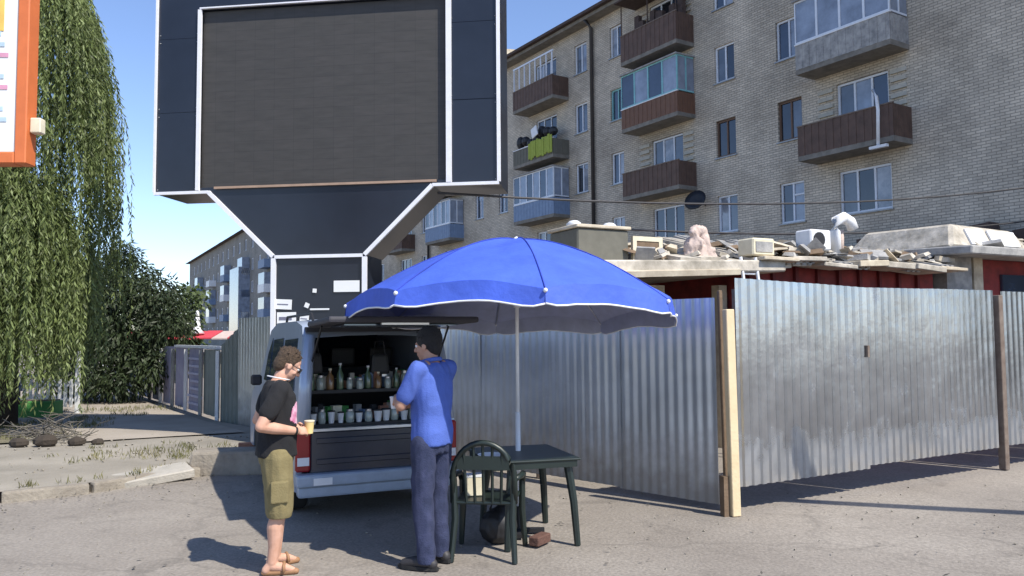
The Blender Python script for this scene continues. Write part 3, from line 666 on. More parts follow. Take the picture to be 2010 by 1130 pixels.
# corner posts
post = thing("timber_post", 'pale new timber post at the near corner of the steel fence', 'post', (1.95, 7.14, 0), 0.3)
MB().box((0, 0, 0.915), (0.085, 0.07, 1.83), rot=Euler((0, -0.012, 0)).to_matrix()).build("shaft", M_wood, post, bevel=0.006)
MB().box((-0.07, 0.035, 0.16), (0.05, 0.07, 0.38)).build("wedge", M_woodd, post)
post2 = thing("dark_post", 'dark old post squeezed behind the pale timber post', 'post', (1.93, 7.34, 0), 0.4)
MB().box((0, 0, 1.0), (0.038, 0.038, 2.02), rot=Euler((0.0, -0.014, 0)).to_matrix()).build("shaft", M_woodd, post2, bevel=0.005)

# double gate
G0 = (2.02, 7.25); G1 = (5.77, 9.43); GL = 4.338
gate = thing("metal_gate", 'wide double gate of shiny corrugated steel right of the timber post', 'gate', (G0[0], G0[1], 0))
def gp(s): return lerp(G0, G1, s/GL)
gd = Vector((G1[0]-G0[0], G1[1]-G0[1], 0)).normalized(); gn = Vector((gd.y, -gd.x, 0)); ga = math.atan2(gd.y, gd.x)
for s0, s1, z0, z1, z2, ln in ((0.02, 1.07, 0.23, 2.12, 2.095, 0.002), (1.05, 1.84, 0.232, 2.097, 2.075, 0.0), (1.86, 2.95, 0.262, 2.075, 2.085, 0.004), (2.93, 4.22, 0.262, 2.088, 2.095, 0.001)):
    sheet(gate, gp(s0), gp(s1), z0, z1, off=0.003 if s0 in (1.05, 2.93) else 0.0, ztop2=z2, lean=ln)
for s0, s1 in ((0.03, 1.83), (1.87, 4.2)):
    lf = MB()
    for z in (0.3, 1.15, 2.0):
        c = gd*((s0+s1)/2) - gn*0.03 + Vector((0, 0, z)); lf.box(c, (s1-s0, 0.04, 0.04), rot=Euler((0, 0, ga)).to_matrix())
    for s in (s0+0.02, s1-0.02):
        c = gd*s - gn*0.03 + Vector((0, 0, 1.15)); lf.box(c, (0.04, 0.036, 1.66), rot=Euler((0, 0, ga)).to_matrix())
    lf.build("leaf_frame", M_rust, gate)
MB().box(gd*1.845+gn*0.03+Vector((0, 0, 1.42)), (0.03, 0.03, 0.12), rot=Euler((0, 0, ga)).to_matrix()).build("latch", M_rust, gate)
p3 = thing("rusty_post", 'dark rusty steel post at the far side of the gate', 'post', (*gp(4.32), 0), ga)
MB().box((0, 0, 1.02), (0.085, 0.085, 2.04)).build("shaft", M_rust, p3, bevel=0.006)
rf = thing("metal_fence", 'corrugated steel fence at the right edge beyond the rusty post', 'fence', (*gp(4.4), 0))
for k in range(3): sheet(rf, gp(4.40+k*1.1), gp(4.40+k*1.1+1.08), 0.27, 2.09)
MB().box(gd*1.6-gn*0.05+Vector((0, 0, 1.5)), (3.2, 0.04, 0.04), rot=Euler((0, 0, ga)).to_matrix()).build("rail", M_galvd, rf)
MB().box(gd*3.1-gn*0.08+Vector((0, 0, 1.0)), (0.06, 0.06, 2.0), rot=Euler((0, 0, ga)).to_matrix()).build("post", M_rust, rf)

# =================================================================== KIOSKS behind the gate
K0 = Vector((3.0, 10.8, 0)); K1 = Vector((8.9, 13.8, 0)); kd = (K1-K0).normalized(); ka = math.atan2(kd.y, kd.x)
def kiosk(name, label, x0, x1, dep, h, walls, y0=0.0, group='market kiosks behind the gate'):
    return thing(name, label, 'kiosk', K0, ka, group)
# local frame: x along row, y away from camera
k1 = kiosk("kiosk", 'open beige-roofed kiosk just above the right edge of the umbrella', 0, 0, 0, 0, None)
MB().span((-2.9, 0.5, 0), (-2.75, 3.4, 2.3)).build("side_wall", M_grbr, k1)
MB().span((-2.7, 3.2, 0), (0.3, 3.4, 2.3)).build("back_wall", M_woodd, k1)
MB().span((-1.0, 0.55, 0), (-0.72, 0.8, 2.28)).build("pillar", M_beige, k1)
MB().span((0.2, 0.5, 0), (0.35, 0.65, 2.3)).build("pillar", M_beige, k1)
MB().box((-1.2, 1.6, 2.46), (3.7, 3.9, 0.16), rot=Euler((0.0, -0.035, 0)).to_matrix()).build("roof", M_tarp, k1, bevel=0.02)
MB().box((-1.5, -0.1, 2.42), (2.6, 0.7, 0.07), rot=Euler((0.2, -0.05, 0.06)).to_matrix()).build("awning", M_beige, k1)
m_ = MB()
for k in range(7): m_.box((-0.9+k*0.33, 0.55+0.04*(k % 2), 2.72+0.03*math.sin(k*2)), (0.34, 1.6, 0.05), rot=Euler((0.20+0.04*math.sin(k*3), -0.05*(k % 3), .04*math.sin(k))).to_matrix())
m_.build("roof_sheets", M_tarp, k1)
k2 = kiosk("kiosk", 'long kiosk with dark red front and grey corrugated roof behind the gate', 0, 0, 0, 0, None)
MB().span((0.4, 0.25, 0), (4.55, 3.5, 2.62)).build("wall", M_red, k2)
for k in range(9): MB().span((0.5+k*0.45, 0.2, 1.0), (0.56+k*0.45, 0.248, 2.6)).build("batten", mat("deep_red_batten", (0.12, 0.012, 0.014), rough=0.7), k2)
for k in range(12):   # corrugated roofing sheets
    me = MB(); x = 0.2+k*0.38
    for j in range(6):
        me.box((x+0.06*j, 0.85, 2.86+(0.02 if j % 2 else 0)+0.02*math.sin(k*2.2)), (0.065, 2.3, 0.03), rot=Euler((0.24+0.03*math.sin(k*1.7), 0.03*math.sin(k*2.9), 0.02*math.sin(k*5))).to_matrix())
    me.build("roof_sheet", M_slate if k % 3 else M_tarp, k2)
random.seed(66)
for k in range(7): MB().box((.5+k*.63, -.08+random.uniform(-.08, .05), 2.60+random.uniform(-.025, .03)), (.66, .55, random.uniform(.04, .09)), rot=Euler((random.gauss(0, .06), random.gauss(0, .035), random.gauss(0, .03))).to_matrix()).build("eave_board", M_tarp if k % 3 else M_beige, k2, bevel=.01)
k3 = kiosk("kiosk", 'kiosk with grey pier and pale domed roof at the right edge', 0, 0, 0, 0, None)
MB().span((4.7, 0.1, 0), (5.35, 0.5, 2.85)).build("pier", M_slate, k3)
MB().span((5.38, 0.08, 0), (5.62, 0.4, 2.9)).build("pier", M_beige, k3)
MB().span((5.65, 0.25, 0), (11.5, 3.6, 2.85)).build("wall", M_red, k3)
MB().span((6.35, 0.2, 1.4), (7.6, 0.245, 2.6)).build("window", M_glass, k3)
MB().box((7.9, 1.6, 2.98), (6.9, 4.2, 0.14), rot=Euler((0.04, 0, 0)).to_matrix()).build("roof", M_slate, k3, bevel=0.02)
m_ = MB()
m_.add([(4.7, 0, 3.0), (6.9, 0, 3.0), (6.7, 0.2, 3.38), (5.0, 0.2, 3.42), (4.7, 2.2, 3.0), (6.9, 2.2, 3.0), (6.7, 1.9, 3.42), (5.0, 1.9, 3.46)], [(0, 1, 2, 3), (1, 5, 6, 2), (5, 4, 7, 6), (4, 0, 3, 7), (3, 2, 6, 7), (0, 4, 5, 1)])
m_.build("roof_hood", M_tarp, k3, bevel=0.05, fix=True)
for a, b in ((5.25, 5.72), (5.85, 6.6)): MB().box(((a+b)/2, 0.08, 3.2), (b-a, 0.03, 0.30), rot=Euler((-0.45, 0, 0)).to_matrix()).build("skylight", M_white, k3)

def roofthing(name, label, cat, x, y, z, group=None):
    mt = Matrix.Rotation(ka, 4, 'Z'); p = K0 + (mt @ Vector((x, y, 0))); p.z = z
    return thing(name, label, cat, p, ka, group)
t = roofthing("roof_box", 'dark grey-brown boxy cabinet on the kiosk roof by the umbrella', 'cabinet', -1.98, 0.5, 2.50); t.scale = (.9, 1, .86)
MB().box((0, 0, 0.26), (0.86, 0.7, 0.52)).build("body", M_grbr, t, bevel=0.02)
MB().box((0.0, 0, 0.55), (0.92, 0.76, 0.05)).build("lid", M_beige, t, bevel=0.01)
for x in (-0.32, 0.28): MB().ball((x, -0.1, 0.60), (0.10, 0.12, 0.07), n=8).build("knob", M_white, t, smooth=True)
t = roofthing("wooden_frame", 'pale square frame propped on the kiosk roof', 'frame', -1.25, 0.2, 2.53)
m_ = MB(); m_.span((-.24, 0, 0), (-.18, .05, .36)); m_.span((.18, 0, 0), (.24, .05, .36)); m_.span((-.18, 0, 0), (.18, .05, .06)); m_.span((-.18, 0, .30), (.18, .05, .36)); m_.build("frame", M_cream, t)
MB().span((-.18, .01, .06), (.18, .03, .30)).build("panel", M_woodd, t)
t = roofthing("air_conditioner", 'white air conditioner box on the middle of the kiosk roof', 'air conditioner', 1.72, 0.15, 2.82)
MB().box((0, 0, 0.15), (0.42, 0.3, 0.30)).build("case", M_white, t, bevel=0.02)
MB().lathe([(0.11, 0), (0.11, 0.02), (0.02, 0.02)], n=14).build("fan_grille", M_blackp, t).matrix_local = Matrix.Translation((-0.05, -0.152, 0.15)) @ Matrix.Rotation(rad(90), 4, 'X')
t = roofthing("air_conditioner", 'smaller pale box beside the pinkish bent duct', 'air conditioner', 0.35, -0.1, 2.66)
MB().box((0, 0, 0.12), (0.40, 0.3, 0.24)).build("case", M_cream, t, bevel=0.02)
MB().box((0, -0.155, 0.12), (0.30, 0.01, 0.14)).build("fan_grille", M_slate, t)
t = roofthing("bent_duct", 'white arched vent pipe rising from the kiosk roof', 'vent pipe', 2.5, 0.3, 2.86)
MB().tube([(-0.14, 0, -0.05), (-0.15, 0, 0.30), (-0.10, 0, 0.47), (0.05, 0, 0.53), (0.20, 0, 0.47), (0.26, 0, 0.36)], 0.085, n=12).build("pipe", M_white, t, smooth=True)
MB().tube([(0.08, 0.1, -0.05), (0.1, 0.1, 0.34)], 0.05, n=8).build("stub", M_pinkish, t, smooth=True)
t = roofthing("foam_bundle", 'lumpy pinkish bundle standing on the near kiosk roof', 'bundle', -0.52, 0.1, 2.5); t.scale = (.85, .9, 1.05)
m_ = MB()
for c, r in (((0, 0, .10), (.26, .14, .15)), ((-.08, 0, .25), (.15, .12, .14)), ((.14, 0, .30), (.10, .1, .17)), ((.06, .02, .47), (.17, .1, .07)), ((.25, 0, .12), (.14, .12, .10))): m_.ball(c, r, n=10)
for k in range(5): m_.box((random.uniform(-.2, .25), -.05, random.uniform(.1, .42)), (.2, .12, .09), rot=Euler((random.random(), random.random()*2, random.random())).to_matrix())
o = remeshed("bundle", m_, M_pinkish, t, 0.022, 1, wrinkle=0.018, wfreq=17)
# ladder rails poking above the gate
t = thing("ladder", 'two pale ladder rails leaning on the kiosk eave above the gate', 'ladder', (3.3, 10.15, 0), ka)
for x in (-0.12, 0.14): MB().tube([(x, 0, 0), (x+0.03, 0.42, 2.62)], 0.022).build("rail", M_white, t)
for k in range(7): MB().tube([(-0.12, 0.05+k*0.06, 0.3+0.35*k), (0.15, 0.05+k*0.06, 0.3+0.35*k)], 0.014).build("rung", M_white, t)
m_ = MB()

random.seed(77); m_ = MB(); mt = Matrix.Rotation(ka, 4, 'Z')
for k in range(210):
    x = random.uniform(-1.6, 4.6) if k < 180 else random.uniform(4.8, 8.5); y = random.uniform(-.1, 1.0); z = 2.58 + max(0, y)*.22 + (0 if x < .3 else .12) + (.3 if x > 4.7 else 0)
    p_ = K0 + (mt @ Vector((x, y, 0))); p_.z = z + random.uniform(0, .10)
    sz = (random.uniform(.08, .42), random.uniform(.08, .3), random.uniform(.015, .09))
    m_.box(p_, sz, rot=Euler((random.gauss(0, .35), random.gauss(0, .35), random.random()*3)).to_matrix(), taper=random.uniform(.6, 1), mi=random.choice([0, 0, 1, 1, 2, 3]))
tag(m_.build("roof_rubble", [M_tarp, M_slate, M_woodd, M_beige]), 'broken slates, boards and rubble heaped along the kiosk roofs', kind='stuff')
for k, (x0, z0, x1, z1, sg_) in enumerate([(-3.5, 3.6, 16, 5.8, .5), (-1.0, 3.3, 16.0, 4.9, .4)]):
    pts = []
    for i in range(17):
        f = i/16; p_ = K0 + (mt @ Vector((x0+(x1-x0)*f, 2.0+k*.3, 0))); p_.z = z0+(z1-z0)*f - sg_*4*f*(1-f); pts.append(p_)
    o = MB().tube(pts, .018, n=6).build("slack_wire", M_pipe, None, smooth=True); tag(o, ['upper slack black wire above the kiosk roofs', 'lower slack black wire above the kiosk roofs'][k], 'wire', 'wires over the kiosks')

# =================================================================== VEGETATION
def leaf_mesh(name, items, m, parent):
    """items: (pos, dir, length, width, normal-ish) rhombic leaves with a fold"""
    V = []; F = []
    for p, d, l, w_, u in items:
        s = d.cross(u)
        if s.length < 1e-4: s = Vector((1, 0, 0))
        s.normalize(); k = len(V)
        V += [p, p + d*l*0.45 + s*w_, p + d*l, p + d*l*0.45 - s*w_]; F.append((k, k+1, k+2, k+3))
    me = bpy.data.meshes.new(name); me.from_pydata([tuple(v) for v in V], [], F); me.update()
    return link(name, me, m, parent)
def rv(): return Vector((random.gauss(0, 1), random.gauss(0, 1), random.gauss(0, 1))).normalized()
def willow(name, label, base, clusters, trunk_pts, trunk_r, seed):
    random.seed(seed)
    t = thing(name, label, 'tree', base); B = Vector(base)
    tb = MB(); tb.tube([Vector(q)-B for q in trunk_pts], trunk_r, n=12)
    items = []; tw = MB()
    top = Vector(trunk_pts[-1]) - B
    for (cx, cy, ztop, rx, ry, zlen, n, lean) in clusters:
        for i in range(n):
            a = random.uniform(0, 2*PI); q = math.sqrt(random.uniform(0.15, 1)); x = cx + rx*q*math.cos(a); y = cy + ry*q*math.sin(a)
            z = ztop - 0.9*q*q + random.uniform(-.35, .35); L = zlen*random.uniform(0.55, 1.05)
            p = Vector((x, y, z)) - B; step = 0.055; nst = int(L/step)
            drift = Vector((math.cos(a)*0.25+lean, math.sin(a)*0.25, 0)); ph = random.uniform(0, 6)
            for k in range(nst):
                f = k/nst
                d = Vector((drift.x*(1-f)**2*1.5 + 0.05*math.sin(ph+f*7), drift.y*(1-f)**2*1.5 + 0.05*math.cos(ph+f*5), -1 + 0.9*(1-f)**6)).normalized()
                p = p + d*step
                for s in (0, 1):
                    if random.random() < 0.12: continue
                    ld = (d*0.9 + rv()*0.55).normalized(); items.append((p.copy(), ld, random.uniform(.08, .135), random.uniform(.009, .015), rv()))
        # limb to the cluster
        c = Vector((cx, cy, ztop-0.5)) - B
        s0 = Vector(trunk_pts[len(trunk_pts)//2]) - B
        tb.tube([s0, s0.lerp(c, .5)+Vector((0, 0, .5)), c], [0.10, 0.07, 0.03], n=8)
    tb.build("trunk", M_bark, t, smooth=True)
    leaf_mesh("crown", items, M_leaf, t); return t
def clumpy(name, label, base, blobs, m, seed, leaf=(.10, .035), n=200, group=None, trunk=0.12, cat='tree'):
    random.seed(seed); t = thing(name, label, cat, base, group=group); B = Vector(base)
    zt = max(b[2] for b in blobs); tb = MB(); tb.tube([(0, 0, -0.05), (0.03, 0, (zt-B.z)*0.5), (0, 0, (zt-B.z)*0.9)], [trunk, trunk*0.7, trunk*0.2], n=9)
    items = []
    for (x, y, z, r) in blobs:
        c = Vector((x, y, z)) - B
        tb.tube([(0, 0, max(0.1, c.z*0.45)), c*0.6+Vector((0, 0, c.z*0.15)), c], [trunk*0.4, trunk*0.25, trunk*0.08], n=6)
        k = int(n*r*r*4)
        for i in range(k):
            d = rv(); q = r*(random.random()**0.45)*(1+0.25*noise.noise(d*2.3+c)); p = c + Vector((d.x*q, d.y*q, d.z*q*0.85))
            items.append((p, (d*.7+rv()*0.7+Vector((0, 0, -.8))).normalized(), leaf[0]*random.uniform(.6, 1.3), leaf[1]*random.uniform(.6, 1.2), rv()))
    tb.build("trunk", M_bark, t, smooth=True); leaf_mesh("crown", items, m, t); return t

willow("willow_tree", 'tall weeping willow with hanging pale green curtains at the left', (-8.9, 13.8, 0.1),
       [(-8.1, 12.9, 8.3, 0.66, 0.8, 4.4, 380, 0.0), (-8.6, 13.4, 8.5, 0.9, 0.9, 6.0, 320, 0.0), (-7.85, 12.5, 4.5, 0.5, 0.6, 3.0, 300, 0.0), (-8.5, 12.4, 4.6, 0.8, 0.7, 3.4, 330, 0.0),
        (-7.35, 12.9, 3.9, 0.32, 0.4, 2.3, 90, 0.0), (-9.3, 12.6, 4.4, 0.7, 0.7, 3.3, 210, 0.0)],
       [(-8.9, 13.8, 0.05), (-8.85, 13.8, 1.5), (-8.7, 13.7, 3.6), (-8.5, 13.5, 6.0), (-8.3, 13.3, 8.2)], [0.32, 0.26, 0.22, 0.16, 0.08], 11)
clumpy("dark_tree", 'dense dark green tree between the willow and the banner fence', (-9.6, 19.6, 0.1),
       [(-9.5, 19.4, 3.6, .45), (-9.2, 19.2, 3.0, .65), (-10.2, 19.6, 3.2, .7), (-9.5, 18.9, 2.5, .95), (-8.5, 18.9, 2.6, .7), (-8.1, 18.8, 1.9, .7), (-9.2, 18.7, 1.6, .9), (-10.3, 19.2, 2.0, .9), (-8.7, 18.6, 1.2, .6), (-9.7, 18.4, .7, .7), (-9.0, 18.3, .6, .6), (-8.3, 18.4, .9, .6), (-10.5, 18.8, .9, .8)], M_leafd, 5, n=650, leaf=(.17, .024))
clumpy("dark_tree", 'darker bush filling the gap left of the willow trunk', (-11.2, 15.0, 0.1),
       [(-10.9, 14.9, 4.2, 1.1), (-11.3, 15.0, 3.0, 1.2), (-10.4, 14.8, 2.2, 1.0), (-10.9, 15.2, 5.2, .9), (-10.4, 14.9, 1.2, .8)], M_leafd, 6, n=200, leaf=(.13, .035))
for i, (x, y, r, h) in enumerate([(-19, 33, 2.0, 4.6), (-25, 36, 2.5, 5.6), (-15.5, 36, 1.7, 3.7), (-13.5, 31, 1.3, 2.6), (-32, 38, 2.6, 6.0)]):
    random.seed(40+i)
    clumpy("background_tree", ['round green tree behind the willow', 'large leafy tree at the far left behind the willow', 'low green tree just left of the distant block', 'small round bush beyond the red awning', 'leftmost far tree, broad and green'][i],
           (x, y, 0), [(x+random.uniform(-r, r)*.7, y+random.uniform(-r, r)*.5, h*random.uniform(.35, 1), r*random.uniform(.4, .6)) for k in range(9)], M_leafm, 50+i, n=110, leaf=(.22, .08), group='trees beyond the willow', trunk=0.18)

# grass tufts and low weeds near the kerb and bed
def tufts(name, spots, label, m=M_grass, h=(.03, .11), n=12):
    items = []
    for x, y, z in spots:
        for k in range(n):
            p = Vector((x+random.gauss(0, .05), y+random.gauss(0, .05), z)); d = Vector((random.gauss(0, .4), random.gauss(0, .4), 1)).normalized()
            items.append((p, d, random.uniform(*h), .005, rv()))
    return tag(leaf_mesh(name, items, m, None), label, kind='stuff')
random.seed(3)
sp_ = []
for k in range(900):
    x = random.uniform(-14, -6.6); y = random.uniform(11.2, 17)
    if noise.noise(Vector((x*.7, y*.7, 0))) > 0.05: sp_.append((x, y, 0.12))
for k in range(60):
    t_ = random.random(); x = -5.6+t_*1.7+random.gauss(0, .25); y = 10.4+random.gauss(0, .35)
    sp_.append((x, y, 0.10))
for k in range(50):
    i = random.randrange(len(KERB)-1); t_ = random.random(); a, b = KERB[i], KERB[i+1]; sp_.append((a[0]+(b[0]-a[0])*t_+random.gauss(0, .05), a[1]+(b[1]-a[1])*t_+.16, 0.09))
tufts("grass", sp_, 'dry grass and weeds on the bed and along the kerb')
# pebbles and crumbs
random.seed(9); m_ = MB()
for k in range(700):
    if random.random() < .75: x = random.uniform(-12, -2.6); y = random.uniform(8.2, 13)
    else: x = random.uniform(-5, 6); y = random.uniform(4.5, 8.5)
    on = y > 9.8 or x < -5.2
    r = random.uniform(.004, .010)*(1.9 if on else 1)
    m_.box((x, y, (0.11 if on else 0.0)+r*.3), (r*2, r*1.6, r*1.2), rot=Euler((random.random(), random.random(), random.random()*3)).to_matrix(), taper=.6)
tag(m_.build("pebbles", M_pave), 'loose pebbles and crumbs of concrete', kind='stuff')
random.seed(8); items = []
for k in range(420):
    i = random.randrange(len(KERB)-1); a, b = KERB[i], KERB[i+1]; t_ = random.random()
    if k < 260: x = a[0]+(b[0]-a[0])*t_+random.gauss(.15, .25); y = a[1]+(b[1]-a[1])*t_-abs(random.gauss(.05, .22)); z = .012
    else: x = random.uniform(-5, 5.5); y = random.uniform(4.6, 8.2); z = .010
    d_ = Vector((random.gauss(0, 1), random.gauss(0, 1), .15)).normalized(); items.append((Vector((x, y, z)), d_, random.uniform(.02, .06), random.uniform(.006, .014), Vector((0, 0, 1))))
tag(leaf_mesh("fallen_leaves", items, M_twig, None), 'dry fallen leaves and scraps on the asphalt', kind='stuff')
# brush pile
random.seed(12); t = thing("brush_pile", 'tangled grey pile of dry twigs beside the planting bed', 'brush pile', (-6.9, 11.9, 0.12))
m_ = MB()
for k in range(90):
    c = Vector((random.gauss(0, .30), random.gauss(0, .22), abs(random.gauss(.08, .13)))); d = rv(); d.z *= .45; l = random.uniform(.15, .42)
    m_.tube([c-d*l, c+rv()*.04, c+d*l], [.006, .008, .003], n=4)
m_.build("twigs", M_twig, t)
random.seed(13)
for k, (x, y, r) in enumerate([(-6.55, 11.25, .13), (-6.15, 11.3, .10), (-6.9, 11.2, .11), (-5.9, 11.4, .07)]):
    t = MB(); t.ball((0, 0, r*.55), (r*1.3, r, r*.75), n=9); o = t.build("stone", M_bark, None, smooth=False)
    for v in o.data.vertices: v.co += v.co.normalized()*noise.noise(v.co*9+Vector((k, 0, 0)))*.03
    o.location = (x, y, .10); tag(o, ['largest dark stone below the twig pile', 'dark stone right of the largest one', 'dark stone left of the largest one', 'smallest dark stone nearest the path'][k], 'stone', 'stones below the twig pile')
# concrete kerb block and bricks by the van
t = MB().box((0, 0, .13), (1.15, .45, .29), taper=.93).build("concrete_block", M_kerb, None, bevel=.03, seg=2); t.location = (-3.25, 9.62, 0); t.rotation_euler = (0, 0, .12)
tag(t, 'big pale concrete kerb block left of the khaki shorts', 'concrete block')
t = MB().box((0, 0, .06), (.8, .4, .10)).build("paving_slab", M_conc, None, bevel=.012); t.location = (-4.05, 9.05, 0.0); t.rotation_euler = (rad(6), rad(-5), .65)
tag(t, 'tilted concrete slab in front of the kerb', 'slab')
for k, (x, y, z, r) in enumerate([(-3.55, 10.35, .17, .1), (-3.28, 10.40, .17, -.15), (-3.0, 10.42, .17, .25), (-3.42, 10.37, .245, .3)]):
    o = MB().box((0, 0, 0), (.25, .12, .07)).build("loose_brick", M_redbrick, None, bevel=.006); o.location = (x, y, z-.03); o.rotation_euler = (0, 0, r)
    tag(o, ['leftmost loose red brick behind the concrete block', 'middle loose red brick behind the concrete block', 'rightmost loose red brick behind the concrete block', 'loose red brick lying on top of the others'][k], 'brick', 'loose bricks behind the concrete block')
# white picket fence, green planter, blue crate
t = thing("picket_fence", 'white picket fence end showing under the willow', 'fence', (-9.1, 15.9, .1), 0.1)
MB().box((0.42, 0, .62), (.07, .07, 1.25)).build("post", M_white, t)
for k in range(9): MB().box((.3-k*.11, 0, .42), (.06, .02, .55)).build("picket", M_white, t)
for z in (.28, .58): MB().box((-.15, .025, z), (1.1, .03, .05)).build("rail", M_white, t)
t = thing("picket_fence", 'white picket fence farther back at the end of the path', 'fence', (-12.9, 24.2, .1), 0.1)
for k in range(8): MB().box((-.6+k*.17, 0, .35), (.09, .02, .7)).build("picket", M_white, t)
for z in (.2, .5): MB().box((0, .025, z), (1.5, .03, .06)).build("rail", M_white, t)
t = thing("planter_box", 'bright green planter box at the foot of the white pickets', 'planter', (-9.05, 15.3, .1), .05)
MB().box((0, 0, .16), (.72, .34, .32)).build("box", M_greenp, t, bevel=.015); MB().box((0, 0, .33), (.64, .26, .02)).build("soil_fill", M_soil, t)
t = thing("bench", 'blue bench with low slatted seat half hidden under the willow', 'bench', (-9.5, 14.4, .1), .0)
for k in range(4): MB().box((0, -.15+k*.11, .42), (1.0, .09, .03)).build("slat", M_blueb, t)
for k in range(2): MB().box((0, .26, .60+k*.13), (1.0, .03, .10)).build("slat", M_blueb, t)
for x in (-.42, .42): MB().box((x, .03, .20), (.05, .40, .40)).build("leg", M_blackp, t); MB().box((x, .29, .55), (.05, .03, .5)).build("back_post", M_blackp, t)
# market awning and figures of the market far behind
t = thing("market_stall", 'far market stall with faded red awning beyond the banner fence', 'market stall', (-12.6, 31.5, 0), .1)
for k in range(9):
    MB().box((-2.4+k*.6, 0, 1.68+.02*(k % 2)), (.58, 1.8, .05), rot=Euler((.16, 0, 0)).to_matrix()).build("awning_strip", M_redaw if k % 4 != 2 else M_pinkish, t)
for x in (-2.6, 0, 2.6): MB().tube([(x, -.8, 0), (x, -.8, 1.55)], .03).build("post", M_galvd, t)
MB().box((0, .2, .5), (4.8, 1.0, 1.0)).build("counter", M_grbr, t)
t = thing("traffic_cone", 'small white cone-shaped cap above the red awning', 'cone', (-12.4, 31.3, 1.75))
MB().lathe([(.30, 0), (.14, .18), (.06, .85), (.02, .9)], n=12).build("cap", M_white, t, smooth=True)

# =================================================================== ORANGE FRAMED SIGN
SG0 = Vector((-5.2, 6.4, 0)); 
sg = thing("street_sign", 'white advertising panel in an orange frame at the upper left edge', 'sign', (-3.76, 6.1, 0), rad(3))
W = 1.5
MB().span((-W+.0, 0.0, 2.98+.085), (-.09, .09, 6.2)).build("panel", M_paper, sg)
MB().span((-.088, -.02, 2.97), (0, .13, 6.3)).build("frame_side", M_orange, sg, bevel=.008)
MB().span((-W-.09, -.02, 2.97), (-.09, .13, 3.06)).build("frame_bottom", M_orange, sg, bevel=.008)
MB().span((-W-.09, -.02, 3.06), (-W, .13, 6.3)).build("frame_side", M_orange, sg, bevel=.008)
MB().tube([(-W/2-.3, .06, 0), (-W/2-.3, .06, 2.97)], .06, n=12).build("pole", M_blackp, sg, smooth=True)
MB().span((.002, .02, 3.22), (.085, .10, 3.34)).build("junction_box", M_cream, sg, bevel=.008)
MB().span((-.32, -.006, 4.02), (-.20, 0.0-.001, 4.6)).build("yellow_print", M_yellow, sg)
for k in range(9):
    MB().span((-.5, -.005, 3.30+.085*k), (-.16-.03*((k*7) % 3), -.001, 3.335+.085*k)).build("print_line", M_inkr if k in (2, 3, 6) else mat("pale_blue_print", (.45, .58, .72)), sg)

# =================================================================== UMBRELLA
UC = Vector((0.04, 6.60, 0)); UR = 1.37
um = thing("beach_umbrella", 'large open blue umbrella over the dark table', 'umbrella', UC)
tilt = Matrix.Rotation(rad(-4.2), 3, 'X') @ Matrix.Rotation(rad(1.2), 3, 'Y')   # far side lower
def up(ang, r, dz=0.0, ir=UR):
    """point on the canopy dome; ang in degrees from the camera side"""
    a = rad(ang); z = -0.585*(r/UR)**1.7
    v = Vector((math.sin(a)*r, -math.cos(a)*r, z+dz)); return tilt @ v + Vector((0, 0, 2.41))
RIBS = [8+45*k for k in range(8)]
canopy = MB(); lining = MB(); val = MB(); pip = MB(); NR = 14; NA = 14
for k in range(8):
    g = [[], []]
    for i in range(NR+1):
        r = UR*i/NR
        for j in range(NA+1):
            f = j/NA; a = RIBS[k]+45*f; chord = math.cos(rad(22.5))/math.cos(rad(45*f-22.5))   # straight hem between ribs
            rr = r*(1+(chord-1)*(i/NR)); sag = -0.032*math.sin(PI*f)*math.sin(PI*min(1, i/NR*0.9)) + 0.013*(i/NR)*noise.noise(Vector((f*6+i*.15, i*.25, k*3)))
            g[0].append(up(a, rr, sag)); g[1].append(up(a, rr*.995, sag-.008))
    for q, mb in ((0, canopy), (1, lining)):
        F = []
        for i in range(NR):
            for j in range(NA):
                x = i*(NA+1)+j; F.append((x, x+NA+1, x+NA+2, x+1) if q == 0 else (x, x+1, x+NA+2, x+NA+1))
        mb.add(g[q], F)
    # valance flap
    top = g[0][NR*(NA+1):]; low_ = []; hem = []
    for j, p_ in enumerate(top):
        f = j/NA; out = Vector((p_.x, p_.y, 0)).normalized()*(0.012+.01*math.sin(f*9+k*2)); dr = .14*(1-.30*math.exp(-(min(f, 1-f)/.06)**2))
        low_.append(p_+out+Vector((0, 0, -dr))); hem.append(p_+out*1.2+Vector((0, 0, -dr)))
    n_ = len(top); inn = [p_-Vector((p_.x, p_.y, 0)).normalized()*.006 for p_ in top+low_]
    val.add(top+low_, [(j, j+n_, j+n_+1, j+1) for j in range(n_-1)]); val.add(inn, [(j, j+1, j+n_+1, j+n_) for j in range(n_-1)], mi=1)
    pip.tube(hem, .007, n=5)
canopy.build("canopy", M_umb, um, smooth='auto'); lining.build("lining", M_umbin, um, smooth='auto')
val.build("valance", [M_umb, M_umbin], um, smooth='auto'); pip.build("piping", M_white, um, smooth=True)
for k in range(8):
    pts = [up(RIBS[k], UR*i/8, -.02) for i in range(9)]
    rb = MB().tube(pts, .006, n=5).build("rib", M_steel, um)
    MB().tube([Vector((0, 0, 1.86)), up(RIBS[k], UR*.5, -.03)], .005, n=5).build("strut", M_steel, rb)
    MB().tube([up(RIBS[k], UR*i/12, .004) for i in range(13)], .0045, n=5).build("seam", mat("navy_seam", (.03, .06, .38), rough=.8), um)
    e_ = up(RIBS[k], UR*1.005, -.01); MB().ball(e_, .016, n=8).build("rib_tip", M_white, um, smooth=True)
MB().tube([(0, 0, .03), (0, 0, .98)], .021, n=12).build("lower_pole", M_white, um, smooth=True)
MB().tube([(0, 0, .9), (0, .0, 1.75), tilt @ Vector((0, 0, 0))+Vector((0, 0, 2.40))], .015, n=12).build("upper_pole", M_white, um, smooth=True)
